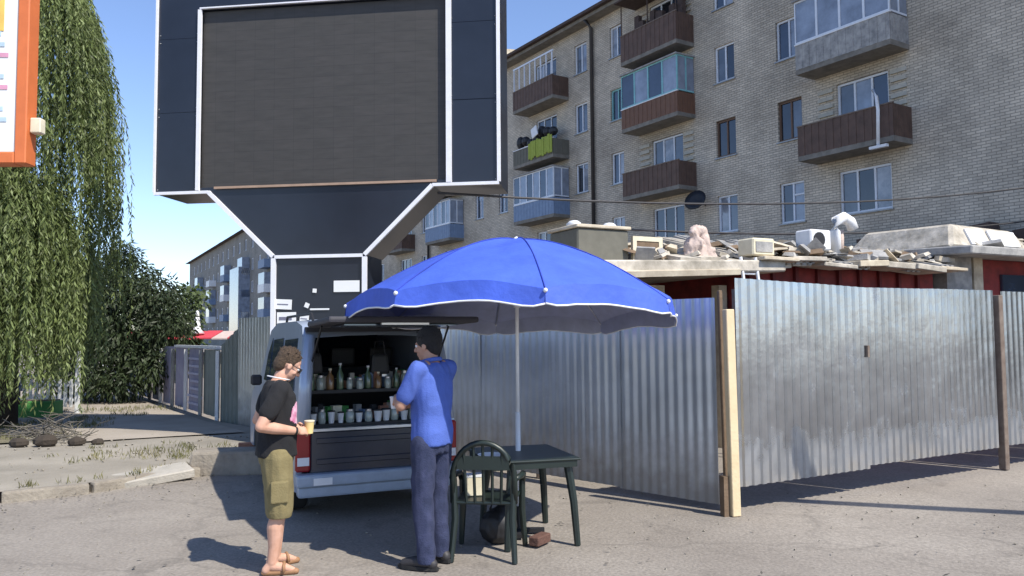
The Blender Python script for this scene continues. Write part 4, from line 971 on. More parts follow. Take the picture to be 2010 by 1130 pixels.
MB().lathe([(.028, 0), (.03, .03), (.028, .07)], c=(0, 0, 1.84), n=12).build("runner", M_white, um, smooth='auto')
MB().lathe([(.025, 0), (.03, .012), (.012, .026), (.004, .03)], c=(0, 0, 2.405), n=12).build("finial", M_white, um, smooth=True)
MB().box((0, 0, .025), (.42, .06, .03)).box((0, 0, .024), (.06, .42, .03)).lathe([(.032, .03), (.03, .22)], n=12).build("base", M_blackp, um)
o = MB().box((0, 0, .045), (.19, .09, .07)).build("loose_brick", mat("dark_old_brick", (0.11, 0.055, 0.04), rough=.9, scale=9, bump=.5), None, bevel=.008); o.location = (.20, 6.22, .0); o.rotation_euler = (0, 0, 1.0)
tag(o, 'single reddish brown brick on the asphalt under the table', 'brick')

# =================================================================== TABLE, CHAIR
TA = Vector((-.05, 5.97)); TB_ = Vector((.40, 6.10)); TC = Vector((.235, 7.05)); TD = TA+TC-TB_
tc_ = (TA+TC)/2; ta = math.atan2((TB_-TA).y, (TB_-TA).x)
tb = thing("plastic_table", 'dark green plastic table around the umbrella pole', 'table', (tc_.x+.02, tc_.y+.0, 0), ta); tb.scale = (1, 1, .93)
hw = .27; hl = .38
m_ = MB(); m_.box((-.05, 0, .705), (hw*2+.18, hl*2+.06, .022)); m_.build("tabletop", M_dkgreen, tb, bevel=.01, seg=2)
m_ = MB()
for y in (-1, 1): m_.box((-.05, y*(hl+.01), .668), (hw*2+.12, .02, .05))
for x in (-1, 1): m_.box((-.05+x*(hw+.06), 0, .668), (.02, hl*2, .05))
m_.build("apron", M_dkgreen, tb)
for sx in (-1, 1):
    for sy in (-1, 1):
        MB().tube([(sx*(hw-.035)*.95-.0, sy*(hl-.05), .69), (sx*(hw-.01), sy*(hl-.01), .35), (sx*(hw+.01), sy*(hl+.01), 0.0)], [.036, .031, .026], n=8).build("leg", M_dkgreen, tb, smooth='auto')
ch = thing("plastic_chair", 'dark green plastic armchair with rounded back pushed up to the dark table', 'chair', (-.19, 6.02, 0), rad(173)); ch.scale = (1.0, 1, .97)
# local: seat faces -Y (towards the camera)
m_ = MB(); m_.box((0, 0, .42), (.44, .44, .025)); m_.build("seat", M_dkgreen, ch, bevel=.02, seg=2)
arch = []
for i in range(17):
    a = PI*i/16; arch.append((.225*math.cos(a), .22+.035*math.sin(a), .60+.27*math.sin(a)))
m_ = MB(); m_.tube([(.225, .2, .42)]+arch+[(-.225, .2, .42)], .022, n=8); m_.build("back_frame", M_dkgreen, ch, smooth=True)
for x in (-.14, -.07, 0, .07, .14):
    h = .60+.27*math.sqrt(max(0, 1-(x/.225)**2)); MB().tube([(x*.9, .21, .42), (x, .25, h)], .012, n=6).build("back_slat", M_dkgreen, ch)
MB().box((0, .245, .72), (.38, .012, .10)).build("back_panel", M_dkgreen, ch)
for s in (-1, 1):
    MB().tube([(s*.235, .20, .60), (s*.25, .0, .59), (s*.245, -.17, .575), (s*.235, -.22, .48)], [.02, .024, .024, .02], n=8).build("armrest", M_dkgreen, ch, smooth=True)
    MB().tube([(s*.235, -.20, .56), (s*.23, -.21, .30), (s*.25, -.24, 0)], [.024, .026, .02], n=8).build("leg", M_dkgreen, ch, smooth='auto')
    MB().tube([(s*.22, .20, .60), (s*.21, .21, .30), (s*.23, .27, 0)], [.022, .026, .02], n=8).build("leg", M_dkgreen, ch, smooth='auto')
t = thing("tray", 'shiny white tray on the left end of the dark table', 'tray', (-.16, 6.27, .667), .3)
MB().lathe([(.085, 0), (.115, .012), (.12, .02), (.11, .014), (.02, .008)], n=20).build("dish", M_white, t, smooth='auto')
t = thing("cream_box", 'small cream box on the seat of the plastic chair', 'box', (-.30, 6.04, .422), .2)
MB().box((0, 0, .07), (.12, .12, .14)).build("carton", M_cream, t, bevel=.006); MB().box((0, 0, .147), (.125, .125, .015)).build("lid", M_white, t)
t = thing("black_bag", 'black bag on the ground under the table', 'bag', (-.12, 6.3, 0), .4)
m_ = MB(); m_.ball((0, 0, .13), (.16, .11, .14)); m_.ball((.05, 0, .22), (.10, .07, .08)); remeshed("sack", m_, M_blackp, t, .015, 3, wrinkle=.006, wfreq=20)
MB().tube([(-.07, 0, .26), (-.03, 0, .36), (.06, 0, .37), (.10, 0, .27)], .010, n=6).build("handle", M_blackp, t, smooth=True)

# =================================================================== VAN
VL = Vector((-1.89, 6.98, 0)); VW = 1.46; VLEN = 3.7; va = rad(24)    # local +X right, +Y forward (away), origin rear centre
vx = Vector((math.cos(va), math.sin(va), 0)); vo_ = VL + vx*(VW/2)
van = thing("van", 'silver-blue compact van parked tail-on with raised tailgate, selling from its boot', 'van', vo_, va)
hwv = VW/2
prof = [(0.02, .26), (0.0, .45), (0.0, .80), (0.05, 1.20), (.13, 1.60), (.22, 1.71), (.6, 1.76), (1.9, 1.76), (2.35, 1.68), (2.95, 1.08), (3.5, .93), (3.66, .75), (3.70, .45), (3.66, .26)]
def arch_pts(c, r): return [(c+r*math.cos(a), .26+r*math.sin(a)) for a in [PI*i/8 for i in range(0, 9)]]
under = arch_pts(3.0, .33) + arch_pts(.62, .33)
poly = prof + under
def side_w(z): return 0.0 if z < .9 else (z-.9)*0.10    # tumblehome
for sgn in (-1, 1):
    mb = MB(); outer = [Vector((sgn*(hwv-side_w(z)), y, z)) for y, z in poly]; inner = [Vector((sgn*(hwv-.05-side_w(z)), y, z)) for y, z in poly]
    mb.add(outer+inner, [tuple(range(len(poly))), tuple(len(poly)+i for i in reversed(range(len(poly))))] + [((i+1) % len(poly), i, len(poly)+i, len(poly)+(i+1) % len(poly)) for i in range(len(poly))])
    bm = bmesh.new(); me = mb.mesh("body_side"); bm.from_mesh(me); bmesh.ops.triangulate(bm, faces=[f for f in bm.faces if len(f.verts) > 4]); bmesh.ops.recalc_face_normals(bm, faces=bm.faces); bm.to_mesh(me); bm.free()
    sp = link("body_side", me, M_silver, van)
    for (y0, y1) in ((.30, 1.15), (1.22, 1.98), (2.04, 2.50)):
        q = [(y0+.02, 1.12), (y1, 1.12), (y1-(.0 if y1 < 2.3 else .16), 1.58 if y1 < 2.3 else 1.42), (y0+.04, 1.60)]
        w2 = [Vector((sgn*(hwv+.004-side_w(z)), y, z)) for y, z in q]; MB().prism(w2, (-sgn*.02, 0, 0)).build("side_window", M_glass, sp, fix=True)
    MB().box((sgn*(hwv+.012), 1.85, .62), (.02, 2.0, .07)).build("rub_strip", M_blackp, sp)
    for yw in (.62, 3.0):
        wh = MB(); prf = [(.16, -.085), (.27, -.085), (.29, -.06), (.29, .06), (.27, .085), (.16, .085)]
        wheel = MB().lathe(prf, n=24).build("wheel", M_rubber, van, smooth='auto'); wheel.matrix_local = Matrix.Translation((sgn*(hwv-.09), yw, .29)) @ Matrix.Rotation(rad(90), 4, 'Y')
        rim = MB().lathe([(.02, -.06), (.165, -.07), (.17, .07), (.02, .06)], n=20).build("rim", M_steel, wheel)
    # tail light and corner column
    tl = MB().box((sgn*(hwv-.055), -.012, .63), (.125, .07, .38)).build("tail_light", M_redl, van, bevel=.015)
    MB().box((sgn*(hwv-.055), -.052, .53), (.10, .012, .07)).build("reversing_lens", M_white, tl)
    MB().tube([(sgn*(hwv-.06), .0, .83), (sgn*(hwv-.085), .05, 1.2), (sgn*(hwv-.13), .13, 1.62)], [.062, .06, .055], n=8).build("rear_pillar", M_silver, van, smooth=True)
    MB().box((sgn*(hwv+.07), 2.45, 1.12), (.12, .08, .12)).build("mirror", M_blackp, van, bevel=.02)
    MB().box((sgn*(hwv-.15), 3.66, .68), (.26, .08, .14)).build("headlight", M_white, van, bevel=.02)
mb = MB(); rp = [(.13, 1.62), (.22, 1.71), (.6, 1.76), (1.9, 1.76), (2.35, 1.68)]
V = []
for (y, z) in rp:
    hw_ = hwv-side_w(z)
    for f in (-1, -.8, -.4, 0, .4, .8, 1): V.append((f*hw_, y, z+.035*(1-f*f)-.0))
F = [(i*7+j, i*7+j+1, (i+1)*7+j+1, (i+1)*7+j) for i in range(len(rp)-1) for j in range(6)]
rf_ = MB().add(V, F); k = len(rf_.v); rf_.add([(x, y, z-.03) for x, y, z in V], [tuple(reversed(f)) for f in F])
rf_.build("roof", M_silver, van, smooth=True)
for x in (-.52, .52): MB().tube([(x, .4, 1.76), (x, .5, 1.83), (x, 2.0, 1.83), (x, 2.1, 1.74)], .014).build("roof_rail", M_blackp, van)
MB().prism([(-hwv+.12, 2.35, 1.67), (hwv-.12, 2.35, 1.67), (hwv-.03, 2.95, 1.09), (-hwv+.03, 2.95, 1.09)], (0, .02, .02)).build("windscreen", M_glass, van, fix=True)
MB().prism([(-hwv+.02, 2.95, 1.07), (hwv-.02, 2.95, 1.07), (hwv-.04, 3.5, .93), (-hwv+.04, 3.5, .93)], (0, 0, -.03)).build("bonnet", M_silver, van, fix=True)
MB().prism([(-hwv+.04, 3.5, .92), (hwv-.04, 3.5, .92), (hwv-.04, 3.68, .6), (-hwv+.04, 3.68, .6)], (0, -.03, -.03)).build("grille", M_blackp, van, fix=True)
MB().box((0, 3.66, .42), (VW-.02, .16, .28)).build("front_bumper", M_silver, van, bevel=.03, seg=2)
# interior
MB().span((-hwv+.05, .04, .60), (hwv-.05, 3.3, .66)).build("floor", M_intr, van)
MB().span((-hwv+.06, .02, .28), (hwv-.06, 3.5, .34)).build("underbody", M_blackp, van)
MB().span((-hwv+.06, 1.5, .66), (hwv-.06, 1.6, 1.28)).build("seat_row", M_intr, van)
for x in (-.42, 0, .42): MB().box((x, 1.55, 1.39), (.26, .09, .20)).build("headrest", M_blackp, van, bevel=.03, seg=2)
MB().span((-hwv+.10, .10, 1.655), (hwv-.10, .20, 1.70)).build("header", M_intr, van)
# rear lower panel and bumper
MB().box((0, -.01, .60), (VW-.24, .05, .36)).build("lower_panel", M_navy, van, bevel=.01)
for z in (.70, .52): MB().box((0, -.042, z), (VW-.34, .014, .05)).build("pressing", M_navy, van, bevel=.006)
MB().box((0, -.03, .795), (VW-.22, .06, .022)).build("sill_strip", M_steel, van)
m_ = MB(); m_.box((0, -.05, .37), (VW+.02, .16, .11)); m_.build("bumper", mat("bumper_paint", (.30, .36, .44), rough=.35), van, bevel=.03, seg=3)
m_ = MB(); m_.box((0, -.03, .27), (VW-.02, .14, .09)); m_.build("bumper_skirt", mat("bumper_paint", (.30, .36, .44)), van, bevel=.02, seg=2)
MB().box((-.52, -.138, .365), (.16, .012, .06)).build("reflector", M_white, van)
MB().tube([(.45, .2, .26), (.45, -.12, .24)], .025).build("exhaust", M_steel, van)
# tailgate raised
tg = MB(); tg.box((0, -.42, 1.735), (VW-.20, .98, .05), rot=Euler((rad(-1.5), 0, 0)).to_matrix())
gt = tg.build("tailgate", mat("tailgate_lining", (.045, .045, .055), rough=.7), van, bevel=.02, seg=2)
MB().box((0, -.50, 1.700), (VW-.50, .55, .012), rot=Euler((rad(-1.5), 0, 0)).to_matrix()).build("rear_window", M_glass, gt)
for s in (-1, 1): MB().tube([(s*(hwv-.14), .10, 1.35), (s*(hwv-.16), -.30, 1.70)], .010, n=6).build("gas_strut", M_blackp, gt)
MB().box((0, -.86, 1.72), (.4, .03, .03)).build("handle", M_steel, gt)

# goods in the boot
vm = Matrix.Translation(vo_) @ Matrix.Rotation(va, 4, 'Z')
def inv(name, label, cat, p, rz=0, group=None):
    q = vm @ Vector(p); return thing(name, label, cat, q, va+rz, group)
rk = inv("goods_rack", 'two-tier dark rack of goods set in the open boot of the van', 'rack', (0, .1, .66))
MB().span((-hwv+.12, .05, .13), (hwv-.12, .45, .16)).build("lower_shelf", M_blackp, rk); MB().span((-hwv+.12, .30, .42), (hwv-.12, .75, .45)).build("upper_shelf", M_blackp, rk)
for x in (-hwv+.13, hwv-.15): MB().span((x, .30, 0), (x+.02, .34, .42)).build("upright", M_blackp, rk)
random.seed(21)
def jar_proto(kind):
    if kind == 0: pr = [(.036, 0), (.04, .02), (.04, .10), (.03, .115)]; mt_ = M_jar; lid = [(.033, .116), (.034, .135), (.03, .136)]; lm = M_steel; nm = ('jar', 'glass jar')
    elif kind == 1: pr = [(.030, 0), (.032, .01), (.032, .13), (.012, .18), (.012, .215)]; mt_ = M_jarg; lid = [(.014, .216), (.014, .235), (.010, .236)]; lm = M_white; nm = ('bottle', 'bottle')
    elif kind == 2: pr = [(.026, 0), (.036, .09), (.038, .095)]; mt_ = M_white; lid = [(.040, .096), (.038, .106), (.02, .108)]; lm = M_blackp; nm = ('paper_cup', 'cup')
    else: pr = [(.034, 0), (.036, .01), (.036, .12), (.014, .15), (.014, .18)]; mt_ = M_amber; lid = [(.016, .181), (.016, .2), (.012, .2)]; lm = M_cream; nm = ('bottle', 'bottle')
    return pr, mt_, lid, lm, nm
protos = {}
def put(kind, p, label, group):
    if kind not in protos:
        pr, mt_, lid, lm, nm = jar_proto(kind); t = inv(nm[0], label, nm[1], p, 0, group)
        MB().lathe(pr, n=14).build("body", mt_, t, smooth='auto'); MB().lathe(lid, n=14).build("lid", lm, t, smooth='auto'); protos[kind] = t
    else: t = dup(protos[kind], vm @ Vector(p), va+random.uniform(-1, 1), label, group); f_ = random.uniform(.78, 1.12); t.scale = (f_*random.uniform(.9, 1.05), f_, f_*random.uniform(.85, 1.15))
    return t
ORD = ['first', 'second', 'third', 'fourth', 'fifth', 'sixth', 'seventh', 'eighth', 'ninth', 'tenth']; cnt = {}
def nth(k, row):
    cnt[(k, row)] = cnt.get((k, row), 0)+1; return ORD[cnt[(k, row)]-1]
names_k = {0: ('pale glass jars on the racks in the van boot', 'pale glass jar with steel lid'), 1: ('green bottles on the upper shelf in the van boot', 'dark green bottle with white cap'), 2: ('white paper cups on the lower shelf in the van boot', 'white paper cup with black lid'), 3: ('amber bottles on the upper shelf in the van boot', 'amber bottle with cream cap')}
for i in range(12):       # upper shelf
    kd_ = [1, 0, 3, 1, 0, 0, 1, 3, 0, 1, 0, 3][i]; x = -hwv+.20+i*.092
    put(kd_, (x, .46+random.uniform(-.03, .03), .66+.45+.001), nth(kd_, 0)+' '+names_k[kd_][1]+' from the left on the upper shelf', names_k[kd_][0]+', upper row')
for i in range(13):
    kd_ = [2, 0, 2, 2, 0, 2, 0, 2, 2, 0, 2, 0, 2][i]; x = -hwv+.18+i*.086
    put(kd_, (x, .24+random.uniform(-.03, .03), .66+.16+.001), nth(kd_, 1)+' '+names_k[kd_][1]+' from the left on the lower shelf', names_k[kd_][0]+', lower row')
for k, (x, w_, h, m__) in enumerate([(-.5, .20, .12, M_slate), (-.22, .24, .09, M_cream), (.1, .22, .13, M_bluep)]):
    t = inv("goods_box", ['grey carton low in the boot at its left side', 'cream carton low in the middle of the boot', 'blue-grey carton low in the boot behind the waiting man'][k], 'box', (x, .12, .66), .05*k, 'cartons under the rack')
    MB().box((0, 0, h/2), (w_, .14, h*.98)).build("carton", m__, t, bevel=.005); MB().box((0, 0, h), (w_+.006, .03, .004)).build("tape", M_white, t)
random.seed(90); cl = inv("goods_heap", 'jumble of small packets and tins packed behind the jars in the boot', 'goods', (0, .62, .66))
for k in range(80):
    w_, d_, h_ = random.uniform(.04, .11), random.uniform(.04, .08), random.uniform(.06, .16)
    lo_ = k < 36
    if lo_: h_ += .16
    MB().box((random.uniform(-hwv+.2, hwv-.2), random.uniform(-.13, -.02) if lo_ else random.uniform(-.10, .08), (.0 if lo_ else .455)+h_/2), (w_, d_, h_), rot=Euler((0, 0, random.random())).to_matrix()).build("packet", random.choice([M_slate, M_cream, M_bluep, M_tarp, M_greenp, M_redbrick, M_steel, M_intr, M_intr]), cl)
for k, (x, z) in enumerate([(-.50, 1.50), (.15, 1.48)]):
    t = inv("hanging_bag", ['black bag hanging inside the boot at its left', 'black bag hanging inside the boot near its middle'][k], 'bag', (x, .55, z-.24), 0, 'black bags hanging in the boot')
    MB().box((0, 0, .1), (.20, .10, .20), taper=.8).build("pouch", M_blackp, t, bevel=.03, seg=2); MB().tube([(-.06, 0, .19), (-.04, 0, .32), (.04, 0, .32), (.06, 0, .19)], .008, n=6).build("strap", M_blackp, t)

# =================================================================== PEOPLE
def capsule(mb, a, b, ra, rb, n=12):
    a = Vector(a); b = Vector(b); d = b-a; L = d.length; d.normalize() if L > 1e-6 else None
    pts = []; rs = []
    for t_ in (-1, -.85, -.5, 0): pts.append(a + d*ra*t_); rs.append(max(.0015, ra*math.sqrt(max(0, 1-t_*t_))))
    for t_ in (0, .5, .85, 1): pts.append(b + d*rb*t_); rs.append(max(.0015, rb*math.sqrt(max(0, 1-t_*t_))))
    k = len(mb.v); u = d.cross(Vector((0, 0, 1)) if abs(d.z) < .9 else Vector((1, 0, 0))).normalized(); v = d.cross(u)
    for p_, r in zip(pts, rs):
        for j in range(n): an = 2*PI*j/n; mb.v.append(tuple(p_+(u*math.cos(an)+v*math.sin(an))*r))
    for i in range(len(pts)-1):
        for j in range(n): x = k+i*n+j; y = k+i*n+(j+1) % n; mb.f.append((x, y, y+n, x+n)); mb.mi.append(0)
    mb.f.append(tuple(k+j for j in reversed(range(n)))); mb.mi.append(0); mb.f.append(tuple(k+(len(pts)-1)*n+j for j in range(n))); mb.mi.append(0)
def chain(mb, pts, rs, n=12):
    for i in range(len(pts)-1): capsule(mb, pts[i], pts[i+1], rs[i], rs[i+1], n)
def loft(mb, rings, n=20):
    """rings: (centre, half width x, half depth y) closed torso-like body; rounded rectangle sections"""
    k = len(mb.v)
    for c, a, b in rings:
        for j in range(n):
            t_ = 2*PI*j/n; cx = math.copysign(abs(math.cos(t_))**.8, math.cos(t_)); cy = math.copysign(abs(math.sin(t_))**.8, math.sin(t_))
            mb.v.append((c[0]+a*cx, c[1]+b*cy, c[2]))
    for i in range(len(rings)-1):
        for j in range(n): x = k+i*n+j; y = k+i*n+(j+1) % n; mb.f.append((x, y, y+n, x+n)); mb.mi.append(0)
    mb.f.append(tuple(k+j for j in reversed(range(n)))); mb.mi.append(0); mb.f.append(tuple(k+(len(rings)-1)*n+j for j in range(n))); mb.mi.append(0)
def hand(mb, wrist, d, up_, side, curl):
    """palm + five fingers. d: direction of the hand, up_: back-of-hand normal, side: towards the thumb"""
    d = Vector(d).normalized(); up_ = (Vector(up_) - d*Vector(up_).dot(d)).normalized(); s = d.cross(up_).normalized()
    if s.dot(Vector(side)) < 0: s = -s
    w0 = Vector(wrist); pc = w0+d*.045
    R_ = Matrix((s, d, up_)).transposed()
    mb.ball(pc+d*.005, (.040, .052, .017), n=12, rot=R_)
    for q, (off, l) in enumerate(((.029, .072), (.010, .080), (-.010, .075), (-.029, .060))):
        p0 = w0 + d*.085 + s*off; seg = [.42*l, .32*l, .26*l]; ang = 0; p = w0 + d*.055 + s*off*.85; pts = [p, p0]
        for i_, sg_ in enumerate(seg):
            ang += curl*(.8 if i_ == 0 else 1.0); dirn = d*math.cos(ang) - up_*math.sin(ang) + s*off*1.2; pts.append(pts[-1] + dirn.normalized()*sg_)
        chain(mb, pts, [.009, .0092, .0085, .0078, .0065], 8)
    t0 = w0 + d*.02 + s*.026; t1 = t0 + (d*.6+s*.7-up_*.25).normalized()*.038; t2 = t1 + (d*.85+s*.1-up_*.5).normalized()*.030; t3 = t2 + (d*.85-s*.15-up_*.55).normalized()*.022
    chain(mb, [t0, t1, t2, t3], [.013, .0115, .0095, .008], 8)
def head(mb, hm):
    def H(x, y, z): return hm @ Vector((x, y, z))
    R_ = hm.to_3x3()
    mb.ball(H(0, -.012, .035), (.076, .094, .088), n=18, rot=R_)
    mb.ball(H(0, .022, -.022), (.061, .070, .082), n=16, rot=R_)
    mb.ball(H(0, .052, -.082), (.030, .030, .024), n=12, rot=R_)        # chin
    capsule(mb, H(0, .085, .018), H(0, .107, -.022), .009, .0135, 8)      # nose
    for s in (-1, 1):
        mb.ball(H(s*.010, .098, -.027), (.009, .010, .007), n=8, rot=R_)
        mb.ball(H(s*.076, -.005, -.005), (.010, .020, .032), n=10, rot=R_)   # ear
        capsule(mb, H(s*.012, .086, .028), H(s*.045, .072, .028), .009, .008, 8)   # brow
        mb.ball(H(s*.042, .058, -.025), (.020, .018, .020), n=8, rot=R_)     # cheek
    capsule(mb, H(-.020, .082, -.052), H(.020, .082, -.052), .007, .007, 8); capsule(mb, H(-.016, .080, -.063), H(.016, .080, -.063), .0075, .0075, 8)
def eyes(hm, parent):
    for s in (-1, 1):
        o = MB().ball((0, 0, 0), .0125, n=12).build("eye", M_white, parent, smooth=True); o.location = hm @ Vector((s*.032, .075, .012))
        MB().ball((0, .009, 0), .006, n=8).build("iris", M_blackp, o, smooth=True)
def hair(hm, m, parent, low=False, seed=0):
    mb = MB(); R_ = hm.to_3x3(); rnd = random.Random(seed)
    big = 1.12 if seed == 5 else 1.0
    mb.ball(hm @ Vector((0, -.026, .052)), (.082*big, .097*big, .088*big), n=20, rot=R_); mb.ball(hm @ Vector((0, -.062, .0)), (.070*big, .056*big, .082), n=14, rot=R_)
    for sx in (-1, 1): mb.ball(hm @ Vector((sx*.070, -.005, .030)), (.014*big, .030, .038), n=8, rot=R_)
    for k in range(150):      # tousled locks
        a = rnd.uniform(0, 2*PI); e = rnd.uniform(.15, 1.45); dx = math.cos(a)*math.cos(e); dy = math.sin(a)*math.cos(e); dz_ = math.sin(e)
        if dy > .55 and dz_ < .6: continue
        b_ = Vector((dx*.076, -.024+dy*.092, .050+dz_*.082)); d_ = Vector((dx+rnd.gauss(0, .5), dy+rnd.gauss(0, .5), dz_*.6+rnd.gauss(0, .4))).normalized()
        capsule(mb, hm @ b_, hm @ (b_+d_*rnd.uniform(.012, .030)), .009, .003, 6)
    return remeshed("hair", mb, m, parent, .0048, 1, fac=.3)

def arm_shapes(mb, sh, el, wr, r=(.052, .044, .040, .027)):
    sh, el, wr = Vector(sh), Vector(el), Vector(wr); mid = el.lerp(wr, .35)
    chain(mb, [sh, sh.lerp(el, .45), el], [r[0], r[0]*.93, r[1]*.92]); chain(mb, [el, mid, wr], [r[1]*.93, r[2]*1.02, r[3]])
def leg_shapes(mb, hip, kn, an, toe, r=(.088, .058, .055, .037)):
    hip, kn, an, toe = map(Vector, (hip, kn, an, toe)); calf = kn.lerp(an, .32) + Vector((0, -.015, 0))
    chain(mb, [hip, hip.lerp(kn, .5), kn], [r[0], r[0]*.84, r[1]]); chain(mb, [kn, calf, kn.lerp(an, .7), an], [r[1]*.95, r[2], r[3]*1.12, r[3]])
    d = (toe-an); d.z = 0; d.normalize(); heel = an - d*.045; heel.z = .032
    chain(mb, [an, heel], [.034, .032], 10); chain(mb, [Vector((an.x, an.y, .06)), Vector((an.x, an.y, .045))+d*.09, Vector((toe.x, toe.y, .022))], [.036, .034, .020], 10)
def shoe(an, toe, m, parent, low=False):
    an, toe = Vector(an), Vector(toe); d = (toe-an); d.z = 0; L = d.length; d.normalize(); mb = MB()
    if low:
        chain(mb, [an-d*.06+Vector((0, 0, .014-an.z)), an+d*L*.5+Vector((0, 0, .014-an.z)), Vector((toe.x, toe.y, .014))+d*.015], [.022, .028, .025], 12)
        o = remeshed("sandal_sole", mb, m, parent, .008, 2)
        st = MB(); s = d.cross(Vector((0, 0, 1))); p0 = an+d*L*.55; p0.z = .02
        st.tube([p0+s*.045, p0+s*.035+Vector((0, 0, .045)), p0+Vector((0, 0, .062)), p0-s*.035+Vector((0, 0, .045)), p0-s*.045], .012, n=6); st.build("sandal_strap", m, parent, smooth=True)
    else:
        chain(mb, [Vector((an.x, an.y, .075)), Vector((an.x, an.y, .045))-d*.045], [.046, .042], 12)
        chain(mb, [Vector((an.x, an.y, .055)), Vector((an.x, an.y, .05))+d*.10, Vector((toe.x, toe.y, .036))+d*.012], [.045, .044, .034], 12)
        o = remeshed("shoe", mb, m, parent, .008, 2)
        sl = MB(); chain(sl, [Vector((an.x, an.y, .012))-d*.055, Vector((an.x, an.y, .012))+d*.10, Vector((toe.x, toe.y, .012))+d*.02], [.010]*3, 8)
        V_ = []; n_ = 16; s = d.cross(Vector((0, 0, 1))); c = an+d*L*.42
        for k in range(n_):
            t_ = 2*PI*k/n_; q = c + d*math.cos(t_)*(L*.5+.085) + s*math.sin(t_)*.045; V_.append(Vector((q.x, q.y, .002)))
        MB().prism(V_, (0, 0, .024)).build("sole", M_rubber, o, fix=True)

# ---- man on the left
def man_left():
    t = thing("person", 'man in black t-shirt and khaki shorts with bowed head beside the van', 'person', (-1.66, 5.62, 0), rad(-66), scale=1.0); t.scale = (.93, .91, .912)
    HM = Matrix.Translation((0.0, .085, 1.545)) @ Matrix.Rotation(rad(6), 4, 'Z') @ Matrix.Rotation(rad(-33), 4, 'X')
    shR, elR, wrR = (.195, .0, 1.375), (.255, -.145, 1.115), (.13, .13, 1.055)
    shL, elL, wrL = (-.195, .0, 1.375), (-.25, -.11, 1.115), (-.07, .15, 1.06)
    legs = [((.095, .0, .86), (.105, .015, .465), (.10, -.035, .085), (.135, .12, .03)), ((-.095, .0, .86), (-.11, .05, .465), (-.12, .02, .085), (-.155, .175, .03))]
    b = MB()
    loft(b, [((0, 0, .84), .14, .10), ((0, 0, .92), .165, .118), ((0, .01, 1.05), .150, .112), ((0, .015, 1.2), .165, .118), ((0, .01, 1.33), .17, .108), ((0, .005, 1.40), .12, .075), ((0, .01, 1.44), .06, .055)])
    capsule(b, (0, -.005, 1.38), (0, .045, 1.49), .060, .054)
    for sh, el, wr in ((shR, elR, wrR), (shL, elL, wrL)):
        capsule(b, (sh[0]*.5, sh[1], sh[2]+.015), sh, .055, .055); arm_shapes(b, sh, el, wr, (.055, .046, .044, .029))
    hand(b, wrR, (-.55, .8, -.05), (.75, .35, .55), (-.2, .1, 1), .50); hand(b, wrL, (.35, .9, -.05), (-.75, .35, .55), (.2, .1, 1), .50)
    for l in legs: leg_shapes(b, *l, r=(.092, .060, .062, .040))
    head(b, HM); body = remeshed("body", b, M_skin, t, .0065, 3)
    hair(HM, M_hairb, t, seed=2); eyes(HM, t)
    # t-shirt
    s = MB()
    loft(s, [((0, .0, .865), .172, .150), ((0, .0, .95), .172, .148), ((0, .01, 1.08), .168, .140), ((0, .015, 1.2), .180, .136), ((0, .01, 1.32), .188, .124), ((0, .0, 1.40), .150, .092), ((0, .005, 1.435), .085, .072)])
    for sh, el in ((shR, elR), (shL, elL)):
        q = Vector(sh).lerp(Vector(el), .62); capsule(s, (sh[0]*.55, sh[1], sh[2]), sh, .068, .066); chain(s, [sh, Vector(sh).lerp(q, .6), q], [.067, .068, .066])
    sh_ = remeshed("t_shirt", s, M_tblack, t, .010, 3, wrinkle=.006, wfreq=10)
    # chest print, lifted off the shirt front
    me = sh_.data; V_ = []; F_ = []; mp = {}
    for p_ in me.polygons:
        c = p_.center
        if p_.normal.y > -.05 and c.y > .02 and -.12 < c.x < .165 and 1.10 < c.z < 1.275 and noise.noise(c*22) > -.32 and ((c.x-.02)/.15)**2+((c.z-1.19)/.095)**2 < 1.15:
            f_ = []
            for vi in p_.vertices:
                if vi not in mp: mp[vi] = len(V_); V_.append(tuple(me.vertices[vi].co + me.vertices[vi].normal*.003))
                f_.append(mp[vi])
            F_.append(tuple(f_))
    if F_:
        m2 = bpy.data.meshes.new("shirt_print"); m2.from_pydata(V_, [], F_); m2.update(); m2.polygons.foreach_set('use_smooth', [True]*len(F_))
        link("shirt_print", m2, mat("pink_white_print", (.80, .62, .70), rough=.9, scale=13, col2=(.50, .12, .25), detail=2), t)
    # shorts
    s = MB(); loft(s, [((0, 0, .80), .150, .118), ((0, 0, .88), .165, .130), ((0, .0, .96), .165, .130)])
    for hp, kn, an, to in legs:
        e = Vector(hp).lerp(Vector(kn), 1.02); s2 = Vector(hp); chain(s, [s2, s2.lerp(e, .5), e], [.108, .108, .098])
    sh2 = remeshed("shorts", s, M_khaki, t, .010, 3, wrinkle=.006, wfreq=10)
    me = sh2.data
    for v in me.vertices:      # flat hem
        if v.co.z < .42: v.co.z = .42 + (v.co.z-.42)*.12
    for sx in (1, -1): MB().box((sx*.205, .0, .62), (.03, .13, .16)).build("cargo_pocket", M_khaki, sh2, bevel=.012, seg=2)
    for l in legs: shoe(l[2], l[3], M_tan, t, low=True)
    # sunglasses and pale cord round the neck
    R_ = HM
    g = MB()
    for sx in (-1, 1): g.box(R_ @ Vector((sx*.034, .094, .010)), (.052, .008, .034), rot=R_.to_3x3()); g.tube([R_ @ Vector((sx*.062, .088, .016)), R_ @ Vector((sx*.082, .0, .016))], .003, n=5)
    g.tube([R_ @ Vector((-.01, .1, .016)), R_ @ Vector((.01, .1, .016))], .003, n=5); g.build("sunglasses", M_blackp, t)
    c = MB(); pts = []
    for k in range(15): a = rad(-150+300*k/14)-PI/2; pts.append((.088*math.cos(a), -.005+.085*math.sin(a)+.02, 1.455+.018*math.sin(a)*-1))
    c.tube(pts, .005, n=6); c.build("neck_cord", M_white, t, smooth=True)
